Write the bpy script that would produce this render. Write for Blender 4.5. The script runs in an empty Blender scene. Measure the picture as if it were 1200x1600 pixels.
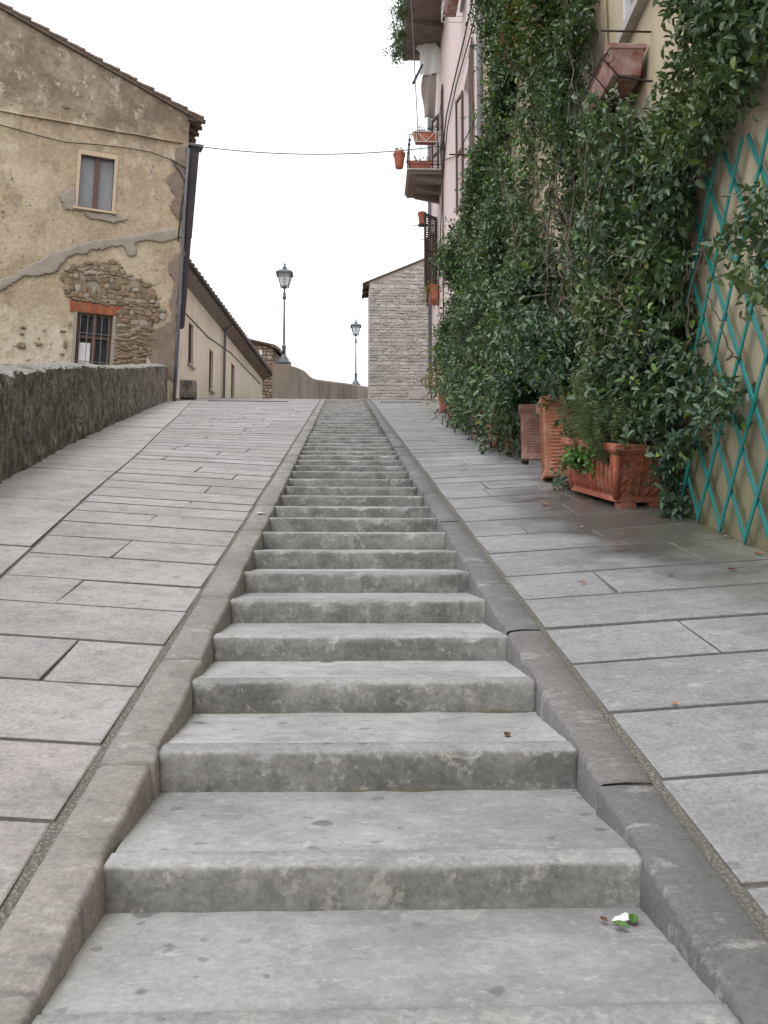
import bpy, math, random
import numpy as np
from mathutils import Vector, Matrix, noise as mnoise

R = math.radians
rnd = random.Random(7)
rng = np.random.default_rng(11)
scene = bpy.context.scene
col = scene.collection

# ------------------------------------------------------------------ camera
cam_data = bpy.data.cameras.new('camera')
cam = bpy.data.objects.new('camera', cam_data)
col.objects.link(cam)
cam.location = (-0.092, 0.0, 1.31)
cam.rotation_euler = (R(95.0), 0.0, -R(2.385))
cam_data.sensor_fit = 'VERTICAL'
cam_data.sensor_height = 36.0
cam_data.sensor_width = 27.0
cam_data.lens = 34.99
cam_data.clip_start = 0.05
cam_data.clip_end = 3000.0
scene.camera = cam

# ------------------------------------------------------------------ world: bright overcast
SUN_EL, SUN_AZ = 62.0, 215.0
world = bpy.data.worlds.new('World')
scene.world = world
world.use_nodes = True
wn = world.node_tree
wn.nodes.clear()
w_out = wn.nodes.new('ShaderNodeOutputWorld')
w_bg = wn.nodes.new('ShaderNodeBackground')
w_sky = wn.nodes.new('ShaderNodeTexSky')
w_sky.sky_type = 'NISHITA'
w_sky.sun_disc = False
w_sky.sun_elevation = R(SUN_EL)
w_sky.sun_rotation = R(SUN_AZ)
w_sky.air_density = 1.0
w_sky.dust_density = 3.0
w_hs = wn.nodes.new('ShaderNodeHueSaturation')
w_hs.inputs['Saturation'].default_value = 0.25
w_mix = wn.nodes.new('ShaderNodeMixRGB')
w_mix.inputs['Fac'].default_value = 0.88
w_mix.inputs['Color2'].default_value = (11.9, 12.05, 12.75, 1)
wn.links.new(w_sky.outputs[0], w_hs.inputs['Color'])
wn.links.new(w_hs.outputs[0], w_mix.inputs['Color1'])
wn.links.new(w_mix.outputs[0], w_bg.inputs['Color'])
w_bg.inputs['Strength'].default_value = 0.10
wn.links.new(w_bg.outputs[0], w_out.inputs['Surface'])

sun_data = bpy.data.lights.new('sun', 'SUN')
sun_data.energy = 0.9
sun_data.angle = R(25)
sun_data.color = (1.0, 0.98, 0.96)
sun = bpy.data.objects.new('sun', sun_data)
col.objects.link(sun)
_az, _el = R(SUN_AZ), R(SUN_EL)
_dir = Vector((math.sin(_az) * math.cos(_el), math.cos(_az) * math.cos(_el), math.sin(_el)))
sun.rotation_euler = _dir.to_track_quat('Z', 'Y').to_euler()
sun.location = (0, 0, 60)

vs = scene.view_settings
vs.view_transform = 'Standard'
vs.look = 'None'
vs.exposure = 0.38
vs.gamma = 1.0
vs.use_curve_mapping = False
scene.cycles.max_bounces = 5
scene.cycles.diffuse_bounces = 3
scene.cycles.glossy_bounces = 2
scene.cycles.use_adaptive_sampling = True
scene.cycles.adaptive_threshold = .035
scene.cycles.transparent_max_bounces = 8


# ------------------------------------------------------------------ node helper
class NT:
    def __init__(self, name):
        self.m = bpy.data.materials.new(name)
        self.m.use_nodes = True
        self.t = self.m.node_tree
        self.t.nodes.clear()
        self.out = self.new('ShaderNodeOutputMaterial')
        self.b = self.new('ShaderNodeBsdfPrincipled')
        self.t.links.new(self.b.outputs[0], self.out.inputs['Surface'])
        self.geo = self.new('ShaderNodeNewGeometry')
        self.pos = self.geo.outputs['Position']
        self._oi = None

    def new(self, k):
        return self.t.nodes.new(k)

    def put(self, sock, v):
        if isinstance(v, bpy.types.NodeSocket):
            self.t.links.new(v, sock)
        elif isinstance(v, (tuple, list)) and len(v) == 3 and sock.type == 'RGBA':
            sock.default_value = (*v, 1)
        else:
            sock.default_value = v

    def oi(self):
        if self._oi is None:
            self._oi = self.new('ShaderNodeObjectInfo')
        return self._oi.outputs['Random']

    def objco(self):
        return self.new('ShaderNodeTexCoord').outputs['Object']

    def scale(self, s, vec=None, loc=(0, 0, 0), rot=(0, 0, 0)):
        n = self.new('ShaderNodeMapping')
        n.inputs['Scale'].default_value = s
        n.inputs['Location'].default_value = loc
        n.inputs['Rotation'].default_value = rot
        self.put(n.inputs['Vector'], vec or self.pos)
        return n.outputs[0]

    def noise(self, s, d=5, r=.6, vec=None, dist=0.0):
        n = self.new('ShaderNodeTexNoise')
        self.put(n.inputs['Vector'], vec or self.pos)
        n.inputs['Scale'].default_value = s
        n.inputs['Detail'].default_value = d
        n.inputs['Roughness'].default_value = r
        n.inputs['Distortion'].default_value = dist
        return n.outputs['Fac']

    def vor(self, s, vec=None, feat='F1', out='Distance', rand=1.0):
        n = self.new('ShaderNodeTexVoronoi')
        n.feature = feat
        self.put(n.inputs['Vector'], vec or self.pos)
        n.inputs['Scale'].default_value = s
        n.inputs['Randomness'].default_value = rand
        return n.outputs[out]

    def ramp(self, f, stops, interp='LINEAR'):
        n = self.new('ShaderNodeValToRGB')
        n.color_ramp.interpolation = interp
        el = n.color_ramp.elements
        while len(el) < len(stops):
            el.new(.5)
        for e, (p, c) in zip(el, stops):
            e.position = p
            e.color = (c, c, c, 1) if isinstance(c, (int, float)) else (*c, 1)
        self.put(n.inputs[0], f)
        return n.outputs[0]

    def mix(self, f, a, b, mode='MIX'):
        n = self.new('ShaderNodeMixRGB')
        n.blend_type = mode
        self.put(n.inputs[0], f)
        self.put(n.inputs[1], a)
        self.put(n.inputs[2], b)
        return n.outputs[0]

    def math(self, op, a, b=0.0, clamp=False):
        n = self.new('ShaderNodeMath')
        n.operation = op
        n.use_clamp = clamp
        self.put(n.inputs[0], a)
        self.put(n.inputs[1], b)
        return n.outputs[0]

    def maprange(self, v, a, b, c=0.0, d=1.0):
        n = self.new('ShaderNodeMapRange')
        self.put(n.inputs[0], v)
        for i, x in enumerate((a, b, c, d)):
            n.inputs[1 + i].default_value = x
        return n.outputs[0]

    def xyz(self, vec=None):
        n = self.new('ShaderNodeSeparateXYZ')
        self.put(n.inputs[0], vec or self.pos)
        return n.outputs

    def bump(self, h, strength=.4, dist=.02, normal=None):
        n = self.new('ShaderNodeBump')
        n.inputs['Strength'].default_value = strength
        n.inputs['Distance'].default_value = dist
        self.put(n.inputs['Height'], h)
        if normal is not None:
            self.put(n.inputs['Normal'], normal)
        return n.outputs[0]

    def done(self, color, rough=.85, bump=None, spec=.3, metal=0.0):
        self.put(self.b.inputs['Base Color'], color)
        self.put(self.b.inputs['Roughness'], rough)
        self.put(self.b.inputs['Metallic'], metal)
        self.put(self.b.inputs['Specular IOR Level'], spec)
        if bump is not None:
            self.put(self.b.inputs['Normal'], bump)
        return self.m


M = {}


def spots(n, scale, lo, hi, seed=0.0, cover=.45, zs=.3):
    """round stains: 1 inside a spot; only part of the cells carry one, of uneven size"""
    v = n.scale((1, 1, zs), loc=(seed, seed * 1.7, seed * .3))
    wob = n.new('ShaderNodeVectorMath')
    wob.operation = 'ADD'
    nz = n.new('ShaderNodeTexNoise')
    nz.inputs['Scale'].default_value = 30
    n.put(nz.inputs['Vector'], v)
    sc = n.new('ShaderNodeVectorMath')
    sc.operation = 'SCALE'
    sc.inputs[3].default_value = .035
    n.put(sc.inputs[0], nz.outputs['Color'])
    n.put(wob.inputs[0], v)
    n.put(wob.inputs[1], sc.outputs[0])
    d = n.vor(scale, wob.outputs[0])
    c = n.xyz(n.vor(scale, wob.outputs[0], out='Color'))
    size = n.maprange(c[0], cover, 1.0, lo, hi)
    keep = n.math('GREATER_THAN', c[0], cover)
    inside = n.math('SUBTRACT', size, d)
    inside = n.maprange(inside, 0.0, .045, 0.0, 1.0)
    inside = n.math('MULTIPLY', inside, n.maprange(c[1], 0, 1, .6, 1.3))
    return n.math('MULTIPLY', inside, keep, True)


def make_step_mat(name, c1, c2, seed, zs=.3, grain=.26):
    n = NT(name)
    per = n.oi()
    lv = n.scale((1, 1, 1), loc=(seed, seed * .5, 1))
    big = n.noise(2.1, 5, .68, lv)
    mid = n.noise(8, 5, .75, lv)
    fine = n.noise(48, 3, .8)
    base = n.mix(n.ramp(big, [(.36, 0), (.64, 1)]), c1, c2)
    base = n.mix(n.math('MULTIPLY', per, .5), base, (c1[0] * .66, c1[1] * .66, c1[2] * .65))
    damp = n.ramp(n.noise(.9, 5, .68, n.scale((1, 1, 1), loc=(4, seed, 0))), [(.46, 0), (.62, .62)])
    base = n.mix(damp, base, (.205, .205, .202))
    base = n.mix(n.math('MULTIPLY', n.ramp(mid, [(.47, 0), (.62, 1)]), .30), base, (.185, .183, .178))
    bl = n.ramp(n.noise(19, 5, .8, n.scale((.8, 1, 1.2), loc=(seed + 4, 0, 2))), [(.55, 0), (.66, 1)])
    base = n.mix(n.math('MULTIPLY', bl, .32), base, (.64, .632, .61))
    # weathering of the upright faces: brown-grey film, olive algae, pale scabs
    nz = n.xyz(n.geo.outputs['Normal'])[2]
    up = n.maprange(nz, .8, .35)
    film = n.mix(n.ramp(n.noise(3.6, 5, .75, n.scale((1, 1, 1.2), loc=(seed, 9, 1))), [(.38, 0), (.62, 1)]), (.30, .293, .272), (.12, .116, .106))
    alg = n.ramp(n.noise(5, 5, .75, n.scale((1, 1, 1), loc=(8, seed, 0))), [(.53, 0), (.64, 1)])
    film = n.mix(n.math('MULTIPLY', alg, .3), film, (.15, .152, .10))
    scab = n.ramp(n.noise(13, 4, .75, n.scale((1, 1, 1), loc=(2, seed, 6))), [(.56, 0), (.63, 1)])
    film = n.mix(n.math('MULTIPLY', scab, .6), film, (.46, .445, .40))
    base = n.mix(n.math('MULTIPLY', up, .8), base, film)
    sp = spots(n, 4.4, .06, .20, seed, .25, zs)
    base = n.mix(n.math('MULTIPLY', sp, .72), base, (.12, .12, .122))
    sp2 = spots(n, 12, .10, .26, seed + 5, .6, zs)
    base = n.mix(n.math('MULTIPLY', sp2, .5), base, (.12, .118, .11))
    base = n.mix(grain, base, n.ramp(fine, [(.32, .12), (.5, .5), (.68, .88)]), 'OVERLAY')
    h = n.math('ADD', n.math('MULTIPLY', fine, .8), n.math('MULTIPLY', mid, .5))
    return n.done(base, .88, n.bump(h, .25, .007), .25)


def make_slab_mat(name, c1, c2, c3, wet=False, seed=0.0):
    n = NT(name)
    per = n.oi()
    base = n.mix(per, c1, c2)
    base = n.mix(n.ramp(n.math('FRACT', n.math('MULTIPLY', per, 7.31)), [(.62, 0), (1, .7)]), base, c3)
    lv = n.scale((1, 1, 1), loc=(seed, 0, seed))
    big = n.noise(1.5, 5, .7, lv)
    mid = n.noise(10, 5, .75, lv)
    fine = n.noise(55, 3, .8)
    base = n.mix(n.math('MULTIPLY', n.ramp(big, [(.42, 0), (.64, 1)]), .62), base, (c1[0] * .55, c1[1] * .54, c1[2] * .52))
    base = n.mix(n.math('MULTIPLY', n.ramp(mid, [(.5, 0), (.64, 1)]), .38), base, (.175, .172, .168))
    pale = n.ramp(n.noise(6, 5, .78, n.scale((.7, 1.3, 1), loc=(seed + 2, 5, 0), rot=(0, 0, .4))), [(.56, 0), (.68, 1)])
    base = n.mix(n.math('MULTIPLY', pale, .42), base, (.58, .565, .53))
    sp = spots(n, 3.6, .05, .16, seed + 2, .5, 0.0)
    base = n.mix(n.math('MULTIPLY', sp, .5), base, (.13, .13, .135))
    base = n.mix(.28, base, n.ramp(fine, [(.32, .12), (.5, .5), (.68, .88)]), 'OVERLAY')
    rough = n.ramp(mid, [(.3, .72), (.7, .92)])
    if wet:
        o = n.xyz()
        dx = n.math('DIVIDE', n.math('SUBTRACT', o[0], 2.12), .78)
        dy = n.math('DIVIDE', n.math('SUBTRACT', o[1], 8.0), 2.6)
        rr = n.math('SQRT', n.math('ADD', n.math('MULTIPLY', dx, dx), n.math('MULTIPLY', dy, dy)))
        rr = n.math('ADD', rr, n.math('MULTIPLY', n.math('SUBTRACT', n.noise(1.8, 4, .6), .5), 1.5))
        w = n.maprange(rr, 1.25, .55)
        base = n.mix(n.math('MULTIPLY', w, .74), base, (.055, .049, .043))
        mossy = n.math('MULTIPLY', n.maprange(o[0], 1.8, 2.6), n.ramp(n.noise(2.6, 5, .7), [(.40, 0), (.60, .75)]))
        base = n.mix(mossy, base, (.15, .145, .075))
        rough = n.mix(w, rough, (.22, .22, .22))
    h = n.math('ADD', n.math('MULTIPLY', fine, .8), n.math('MULTIPLY', mid, .5))
    return n.done(base, rough, n.bump(h, .5, .007), .35)


M['step'] = make_step_mat('worn_grey_stone', (.37, .368, .36), (.49, .487, .478), 0)
M['tread'] = make_step_mat('worn_tread_stone', (.41, .408, .403), (.54, .538, .532), 3.3, 0.0, .17)
M['slab_left'] = make_slab_mat('warm_paving', (.455, .435, .425), (.36, .348, .342), (.43, .395, .378), seed=1)
M['slab_edge'] = make_slab_mat('pale_paving', (.47, .458, .44), (.45, .435, .418), (.42, .405, .39), seed=4)
M['slab_right'] = make_slab_mat('grey_paving', (.375, .378, .388), (.285, .286, .292), (.34, .335, .335), wet=True, seed=7)
M['kerb_left'] = make_slab_mat('tan_kerb', (.335, .318, .295), (.27, .258, .242), (.335, .305, .28), seed=12)
M['kerb_right'] = make_slab_mat('dark_kerb', (.21, .207, .206), (.16, .158, .157), (.225, .21, .20), seed=15)


def simple(name, c, rough=.7, c2=None, scale=8, bump=0.0, spec=.3, metal=0.0, detail=5):
    n = NT(name)
    f = n.noise(scale, detail, .65)
    c2 = c2 or tuple(x * .6 for x in c)
    base = n.mix(n.ramp(f, [(.35, 0), (.68, 1)]), c, c2)
    b = n.bump(n.noise(scale * 4, 4, .7), bump, .01) if bump else None
    return n.done(base, rough, b, spec, metal)


def make_mortar():
    n = NT('gravel_mortar')
    v = n.vor(75)
    c = n.mix(n.ramp(v, [(.1, 0), (.5, 1)]), (.42, .395, .36), (.18, .168, .15))
    c = n.mix(n.ramp(n.noise(1.5, 4, .6), [(.40, .1), (.65, .7)]), c, (.16, .15, .132))
    h = n.math('SUBTRACT', 1.0, v)
    return n.done(c, .95, n.bump(h, .9, .012), .2)


M['mortar'] = make_mortar()
M['slab_side'] = simple('slab_side', (.235, .222, .203), .95, (.155, .146, .132), 30, .4)  # slab side faces, darker than the tops so the joints read as lines
M['moss'] = simple('moss_seam', (.17, .165, .10), .95, (.11, .105, .075), 40, .5)
M['soil'] = simple('soil', (.09, .07, .05), .95, (.05, .04, .03), 30, .5)
M['hill'] = simple('hill_grass', (.10, .11, .06), .95, (.16, .14, .10), 1.5, .4)


def make_house_plaster():
    n = NT('old_ochre_plaster')
    o = n.xyz()
    a = n.noise(.5, 4, .62)
    b = n.noise(1.2, 6, .70, n.scale((1, 1, .85)))
    c = n.noise(7, 4, .75)
    base = n.mix(n.ramp(a, [(.4, 0), (.6, 1)]), (.56, .465, .34), (.455, .36, .25))
    base = n.mix(n.math('MULTIPLY', n.ramp(b, [(.46, 0), (.57, 1)]), .55), base, (.42, .325, .225))
    wob = n.math('MULTIPLY', n.math('SUBTRACT', n.noise(1.1, 5, .65), .5), 2.4)
    zz = n.math('ADD', o[2], wob)
    up = n.maprange(zz, 15.9, 16.8)
    older = n.mix(n.ramp(b, [(.40, 0), (.58, 1)]), (.365, .30, .225), (.20, .155, .11))
    base = n.mix(n.math('MULTIPLY', up, .9), base, older)
    lowz = n.maprange(zz, 10.4, 9.2)
    flake = n.math('MULTIPLY', lowz, n.ramp(n.noise(3.1, 5, .75, n.scale((1, 1, 1), loc=(4, 0, 0))), [(.40, 0), (.48, 1)]))
    base = n.mix(n.math('MULTIPLY', flake, .75), base, (.68, .61, .50))
    pale = n.ramp(n.noise(2.3, 6, .8, n.scale((1, 1, .75), loc=(9, 2, 0))), [(.565, 0), (.60, 1)])
    base = n.mix(n.math('MULTIPLY', pale, .6), base, (.60, .535, .44))
    dark = n.ramp(n.noise(1.3, 6, .78, n.scale((1, 1, .5), loc=(1, 7, 3))), [(.52, 0), (.64, 1)])
    base = n.mix(n.math('MULTIPLY', dark, .5), base, (.20, .16, .12))
    bare = n.ramp(n.noise(4.5, 5, .75, n.scale((1, 1, 1.2), loc=(6, 1, 8))), [(.63, 0), (.66, 1)])
    base = n.mix(n.math('MULTIPLY', bare, .75), base, (.15, .115, .08))
    base = n.mix(.22, base, n.ramp(c, [(.3, .12), (.5, .5), (.7, .88)]), 'OVERLAY')
    h = n.math('ADD', n.math('MULTIPLY', b, 1.2), n.math('ADD', n.math('MULTIPLY', c, .7), n.math('MULTIPLY', bare, -.5)))
    return n.done(base, .93, n.bump(h, .6, .08), .2)


M['house_plaster'] = make_house_plaster()
M['cement'] = simple('grey_cement', (.39, .345, .29), .95, (.30, .26, .215), 2.5, .4)
M['cement_dark'] = simple('dark_cement', (.29, .235, .18), .95, (.19, .15, .112), 2, .4)
M['rubble_bed'] = simple('rubble_bed', (.24, .18, .115), .95, (.13, .10, .065), 5, .6)


def make_rubble():
    n = NT('rubble_stone')
    p = n.oi()
    c = n.ramp(p, [(0, (.29, .22, .14)), (.25, (.21, .165, .115)), (.5, (.35, .28, .19)), (.72, (.27, .185, .12)), (.86, (.42, .375, .315)), (1, (.19, .15, .11))])
    f = n.noise(14, 6, .7)
    c = n.mix(.5, c, n.ramp(f, [(.25, .15), (.8, .85)]), 'OVERLAY')
    return n.done(c, .92, n.bump(f, .7, .03), .2)


M['rubble'] = make_rubble()
n = NT('old_red_brick')
_c = n.ramp(n.oi(), [(0, (.36, .105, .05)), (.5, (.44, .15, .07)), (1, (.30, .10, .06))])
_f = n.noise(22, 5, .7)
M['brick'] = n.done(n.mix(.4, _c, n.ramp(_f, [(.2, .2), (.8, .8)]), 'OVERLAY'), .9, n.bump(_f, .5, .01), .2)


def make_low_wall():
    n = NT('mossy_wall_render')
    st = n.scale((1.5, 1.5, .6), rot=(0, R(14), 0))
    a = n.noise(1.9, 6, .78, st)
    b = n.noise(5.5, 5, .8, st)
    c = n.noise(22, 4, .8)
    base = n.mix(n.ramp(a, [(.40, 0), (.58, 1)]), (.23, .21, .175), (.44, .405, .345))
    base = n.mix(n.ramp(b, [(.48, 0), (.57, .85)]), base, (.15, .137, .11))
    moss = n.ramp(n.noise(2.4, 5, .75, n.scale((1, 1, .8), loc=(3, 1, 0))), [(.5, 0), (.6, .6)])
    base = n.mix(moss, base, (.14, .14, .075))
    lich = n.ramp(n.noise(7, 6, .82, n.scale((1, 1, .5), loc=(0, 6, 0))), [(.57, 0), (.62, .85)])
    base = n.mix(lich, base, (.40, .385, .34))
    nz = n.xyz(n.geo.outputs['Normal'])[2]
    top = n.math('MULTIPLY', n.maprange(nz, .25, .6), n.ramp(n.noise(3, 5, .8), [(.38, 0), (.5, 1)]))
    base = n.mix(n.math('MULTIPLY', top, .85), base, (.55, .54, .50))
    base = n.mix(.6, base, n.ramp(c, [(.3, .1), (.5, .5), (.7, .9)]), 'OVERLAY')
    h = n.math('ADD', n.math('MULTIPLY', b, 1.4), n.math('MULTIPLY', c, .6))
    return n.done(base, .95, n.bump(h, 1.0, .09), .2)


M['low_wall'] = make_low_wall()


def make_wall_plaster(name, c1, c2, c3, algae=False, rough_bump=.3):
    n = NT(name)
    a = n.noise(.5, 5, .6, n.scale((1, 1, .6)))
    b = n.noise(2.2, 6, .7, n.scale((1, 1, .35)))
    c = n.noise(26, 5, .7)
    base = n.mix(n.ramp(a, [(.35, 0), (.65, 1)]), c1, c2)
    base = n.mix(n.math('MULTIPLY', n.ramp(b, [(.5, 0), (.68, 1)]), .55), base, c3)
    if algae:
        o = n.xyz()
        hgt = n.math('SUBTRACT', o[2], n.math('MULTIPLY', o[1], .245))
        hgt = n.math('ADD', hgt, n.math('MULTIPLY', n.math('SUBTRACT', n.noise(1.4, 5, .65), .5), 2.2))
        al = n.maprange(hgt, 2.6, .2)
        base = n.mix(n.math('MULTIPLY', al, .8), base, (.21, .205, .105))
        blk = n.ramp(n.noise(1.6, 6, .75, n.scale((1, 1, .3), loc=(2, 2, 0))), [(.46, 0), (.64, .7)])
        base = n.mix(n.math('MULTIPLY', blk, n.maprange(hgt, 4.4, 1.0)), base, (.17, .16, .115))
    base = n.mix(.22, base, n.ramp(c, [(.2, .2), (.8, .8)]), 'OVERLAY')
    h = n.math('ADD', n.math('MULTIPLY', b, .8), n.math('MULTIPLY', c, .4))
    return n.done(base, .92, n.bump(h, rough_bump, .03), .2)


M['cream'] = make_wall_plaster('cream_plaster', (.60, .505, .36), (.54, .45, .32), (.42, .36, .27), True, .5)
M['pink'] = make_wall_plaster('pink_plaster', (.80, .665, .64), (.76, .635, .61), (.67, .555, .53))
M['house2'] = make_wall_plaster('yellowed_plaster', (.76, .685, .55), (.70, .62, .49), (.48, .41, .32), False, .5)
M['parapet'] = make_wall_plaster('stained_parapet', (.36, .31, .255), (.24, .205, .165), (.07, .06, .047), False, .9)
def make_clay(name, c1, c2, bloom):
    n = NT(name)
    a = n.noise(6, 5, .7)
    base = n.mix(n.ramp(a, [(.38, 0), (.62, 1)]), c1, c2)
    lime = n.ramp(n.noise(9, 6, .78, n.scale((1, 1, .6), loc=(3, 8, 1))), [(.50, 0), (.66, bloom)])
    base = n.mix(lime, base, (.60, .50, .45))
    dirt = n.ramp(n.noise(3.5, 6, .75, n.scale((1, 1, .7), loc=(5, 1, 2))), [(.54, 0), (.68, .6)])
    base = n.mix(dirt, base, (.13, .085, .06))
    f = n.noise(60, 3, .7)
    base = n.mix(.25, base, n.ramp(f, [(.3, .2), (.7, .8)]), 'OVERLAY')
    return n.done(base, n.ramp(a, [(.3, .65), (.7, .9)]), n.bump(f, .3, .006), .3)


M['terracotta'] = make_clay('terracotta', (.45, .14, .07), (.37, .115, .065), .32)
M['terracotta_pale'] = make_clay('weathered_terracotta', (.50, .215, .115), (.41, .18, .105), .5)
M['terracotta_pink'] = make_clay('pinkish_terracotta', (.40, .20, .155), (.31, .16, .13), .6)
M['box_red'] = simple('limed_red_clay', (.26, .085, .06), .85, (.46, .37, .34), 6, .3, .2)
M['teal'] = simple('teal_plastic_slat', (.012, .27, .25), .4, (.02, .21, .20), 12, 0, .5)
M['iron'] = simple('dark_iron', (.035, .032, .032), .6, (.06, .04, .03), 20, .2, .4)
M['lamp_metal'] = simple('lamp_paint', (.11, .14, .15), .5, (.15, .185, .195), 15, 0, .5)
M['pipe_blue'] = simple('slate_pipe', (.10, .115, .135), .5, (.14, .15, .16), 9, 0, .5)
M['pipe_grey'] = simple('grey_pipe', (.21, .205, .21), .5, (.16, .16, .17), 9, 0, .5)
M['dark_duct'] = simple('dark_duct', (.045, .042, .05), .7, (.075, .065, .06), 6, .3, .3)
M['wood_brown'] = simple('brown_wood', (.14, .082, .058), .6, (.10, .06, .045), 20, .2, .35)
M['wood_pale'] = simple('varnished_pale_wood', (.60, .47, .33), .5, (.52, .40, .27), 16, .1, .4)
M['wood_dark'] = simple('dark_shutter', (.10, .068, .058), .7, (.07, .05, .045), 12, .2, .3)
M['white_paint'] = simple('white_paint', (.74, .75, .76), .5, (.62, .63, .65), 8, 0, .4)
M['stone_sill'] = simple('stone_sill', (.50, .47, .43), .85, (.38, .35, .32), 8, .3, .3)
M['soffit'] = simple('soffit', (.30, .25, .21), .9, (.21, .175, .145), 5, .4, .2)
M['balcony_stone'] = simple('balcony_stone', (.24, .19, .165), .9, (.16, .125, .11), 3, .4, .2)
M['tile'] = simple('roof_tile', (.25, .185, .145), .9, (.15, .125, .105), 5, .5, .2)
M['cable'] = simple('cable_rubber', (.05, .045, .045), .7, (.07, .06, .055), 12)
M['bark'] = simple('vine_bark', (.19, .145, .115), .9, (.11, .085, .065), 30, .5, .2)
M['twig'] = simple('dry_twig', (.27, .22, .185), .9, (.17, .135, .11), 30, .3, .2)
M['cloth_white'] = simple('white_cotton', (.88, .88, .87), .9, (.82, .82, .81), 5)
M['cloth_grey'] = simple('taupe_cloth', (.36, .30, .275), .9, (.42, .37, .345), 5)
M['cloth_navy'] = simple('navy_cloth', (.05, .06, .12), .9, (.035, .04, .08), 5)
M['dark_inside'] = simple('dark_room', (.02, .018, .018), .9)
M['curtain'] = simple('net_curtain', (.85, .86, .87), .9, (.72, .73, .75), 5)
M['flower_white'] = simple('white_petal', (.85, .85, .82), .7, (.78, .78, .74), 40)
M['dead_leaf'] = simple('dead_leaf', (.17, .085, .045), .8, (.10, .05, .03), 40)
M['dead_leaf_orange'] = simple('orange_leaf', (.52, .19, .09), .8, (.38, .13, .06), 40)
M['paper'] = simple('paper_scrap', (.78, .77, .74), .85, (.7, .69, .66), 40)
M['drain_grate'] = simple('drain_grate', (.12, .12, .12), .5, (.2, .2, .2), 20, 0, .5, .6)

n = NT('window_glass')
n.b.inputs['Alpha'].default_value = .25
M['glass'] = n.done((.06, .075, .09), .06, None, .6)
n = NT('lantern_glass')
n.b.inputs['Alpha'].default_value = .35
M['lantern_glass'] = n.done((.85, .88, .9), .15, None, .5)


def make_stonework(name, pal):
    n = NT(name)
    r = n.geo.outputs['Random Per Island']
    c = n.ramp(r, [(i / (len(pal) - 1), q) for i, q in enumerate(pal)])
    f = n.noise(9, 6, .7)
    c = n.mix(.45, c, n.ramp(f, [(.25, .2), (.8, .85)]), 'OVERLAY')
    return n.done(c, .93, n.bump(f, .6, .03), .2)


M['far_stone'] = make_stonework('far_stonework', [(.49, .455, .425), (.385, .355, .33), (.56, .525, .49), (.37, .32, .28), (.46, .43, .40), (.53, .475, .425)])
M['far_mortar'] = simple('pale_mortar', (.56, .51, .46), .95, (.47, .42, .375), 4, .3)
M['ruin_stone'] = make_stonework('ruin_stonework', [(.40, .32, .24), (.30, .23, .17), (.46, .39, .31), (.33, .24, .17)])


def make_leaf(name, dark, mid, light, odd, rough=.34, oddpos=.965):
    n = NT(name)
    r = n.geo.outputs['Random Per Island']
    c = n.ramp(r, [(0, dark), (.45, mid), (.9, light), (oddpos, light), (min(1.0, oddpos + .015), odd)])
    c = n.mix(n.ramp(n.noise(1.1, 4, .6), [(.42, 0), (.64, .5)]), c, dark)
    c = n.mix(n.ramp(n.noise(.9, 3, .6, n.scale((1, 1, 1), loc=(7, 3, 1))), [(.52, 0), (.66, .5)]), c, (light[0] * 1.5, light[1] * 1.25, light[2]))
    n.done(c, rough, None, .5)
    tr = n.new('ShaderNodeBsdfTranslucent')
    n.put(tr.inputs['Color'], n.mix(.5, c, (.16, .26, .03)))
    mx = n.new('ShaderNodeMixShader')
    mx.inputs[0].default_value = .16
    n.t.links.new(n.b.outputs[0], mx.inputs[1])
    n.t.links.new(tr.outputs[0], mx.inputs[2])
    n.t.links.new(mx.outputs[0], n.out.inputs['Surface'])
    return n.m


M['leaf'] = make_leaf('vine_leaf', (.045, .076, .042), (.08, .13, .064), (.132, .198, .085), (.26, .34, .07), .32)
M['leaf_bright'] = make_leaf('bright_leaf', (.05, .13, .03), (.08, .20, .04), (.13, .29, .05), (.22, .34, .06), .45)
M['leaf_ivy'] = make_leaf('creeper_leaf', (.035, .065, .02), (.065, .11, .03), (.11, .15, .04), (.28, .10, .04), .5, .9)
M['leaf_oleander'] = make_leaf('oleander_leaf', (.03, .06, .04), (.055, .095, .06), (.09, .14, .085), (.13, .17, .07), .5)
M['leaf_rosemary'] = make_leaf('rosemary_needle', (.11, .165, .065), (.16, .22, .09), (.22, .28, .12), (.28, .28, .14), .6)
M['leaf_dry'] = make_leaf('yellowing_leaf', (.10, .13, .04), (.20, .20, .07), (.28, .25, .10), (.34, .2, .12), .6)
M['leaf_trail'] = make_leaf('trailing_leaf', (.045, .085, .052), (.075, .14, .075), (.12, .20, .095), (.22, .34, .06), .3, .95)


# ------------------------------------------------------------------ mesh helpers
def tag(o, label=None, cat=None, group=None, kind=None):
    if label:
        o['label'] = label
    if cat:
        o['category'] = cat
    if group:
        o['group'] = group
    if kind:
        o['kind'] = kind
    return o


def empty(name, loc=(0, 0, 0), rz=0.0):
    o = bpy.data.objects.new(name, None)
    o.empty_display_size = .2
    col.objects.link(o)
    o.location = loc
    o.rotation_euler = (0, 0, rz)
    return o


def link(name, me, mat, parent=None, smooth=False):
    if mat is not None and not me.materials:
        me.materials.append(mat)
    if smooth:
        me.polygons.foreach_set('use_smooth', [True] * len(me.polygons))
    o = bpy.data.objects.new(name, me)
    col.objects.link(o)
    if parent is not None:
        o.parent = parent
    return o


def vparent(o, p):
    """parent while keeping world coordinates (p has a plain translation/rotation)"""
    o.parent = p
    o.matrix_parent_inverse = wmat(p).inverted()
    return o


def wmat(p):
    m = Matrix.LocRotScale(p.location, p.rotation_euler, p.scale)
    if p.parent is not None:
        m = wmat(p.parent) @ p.matrix_parent_inverse @ m
    return m


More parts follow.
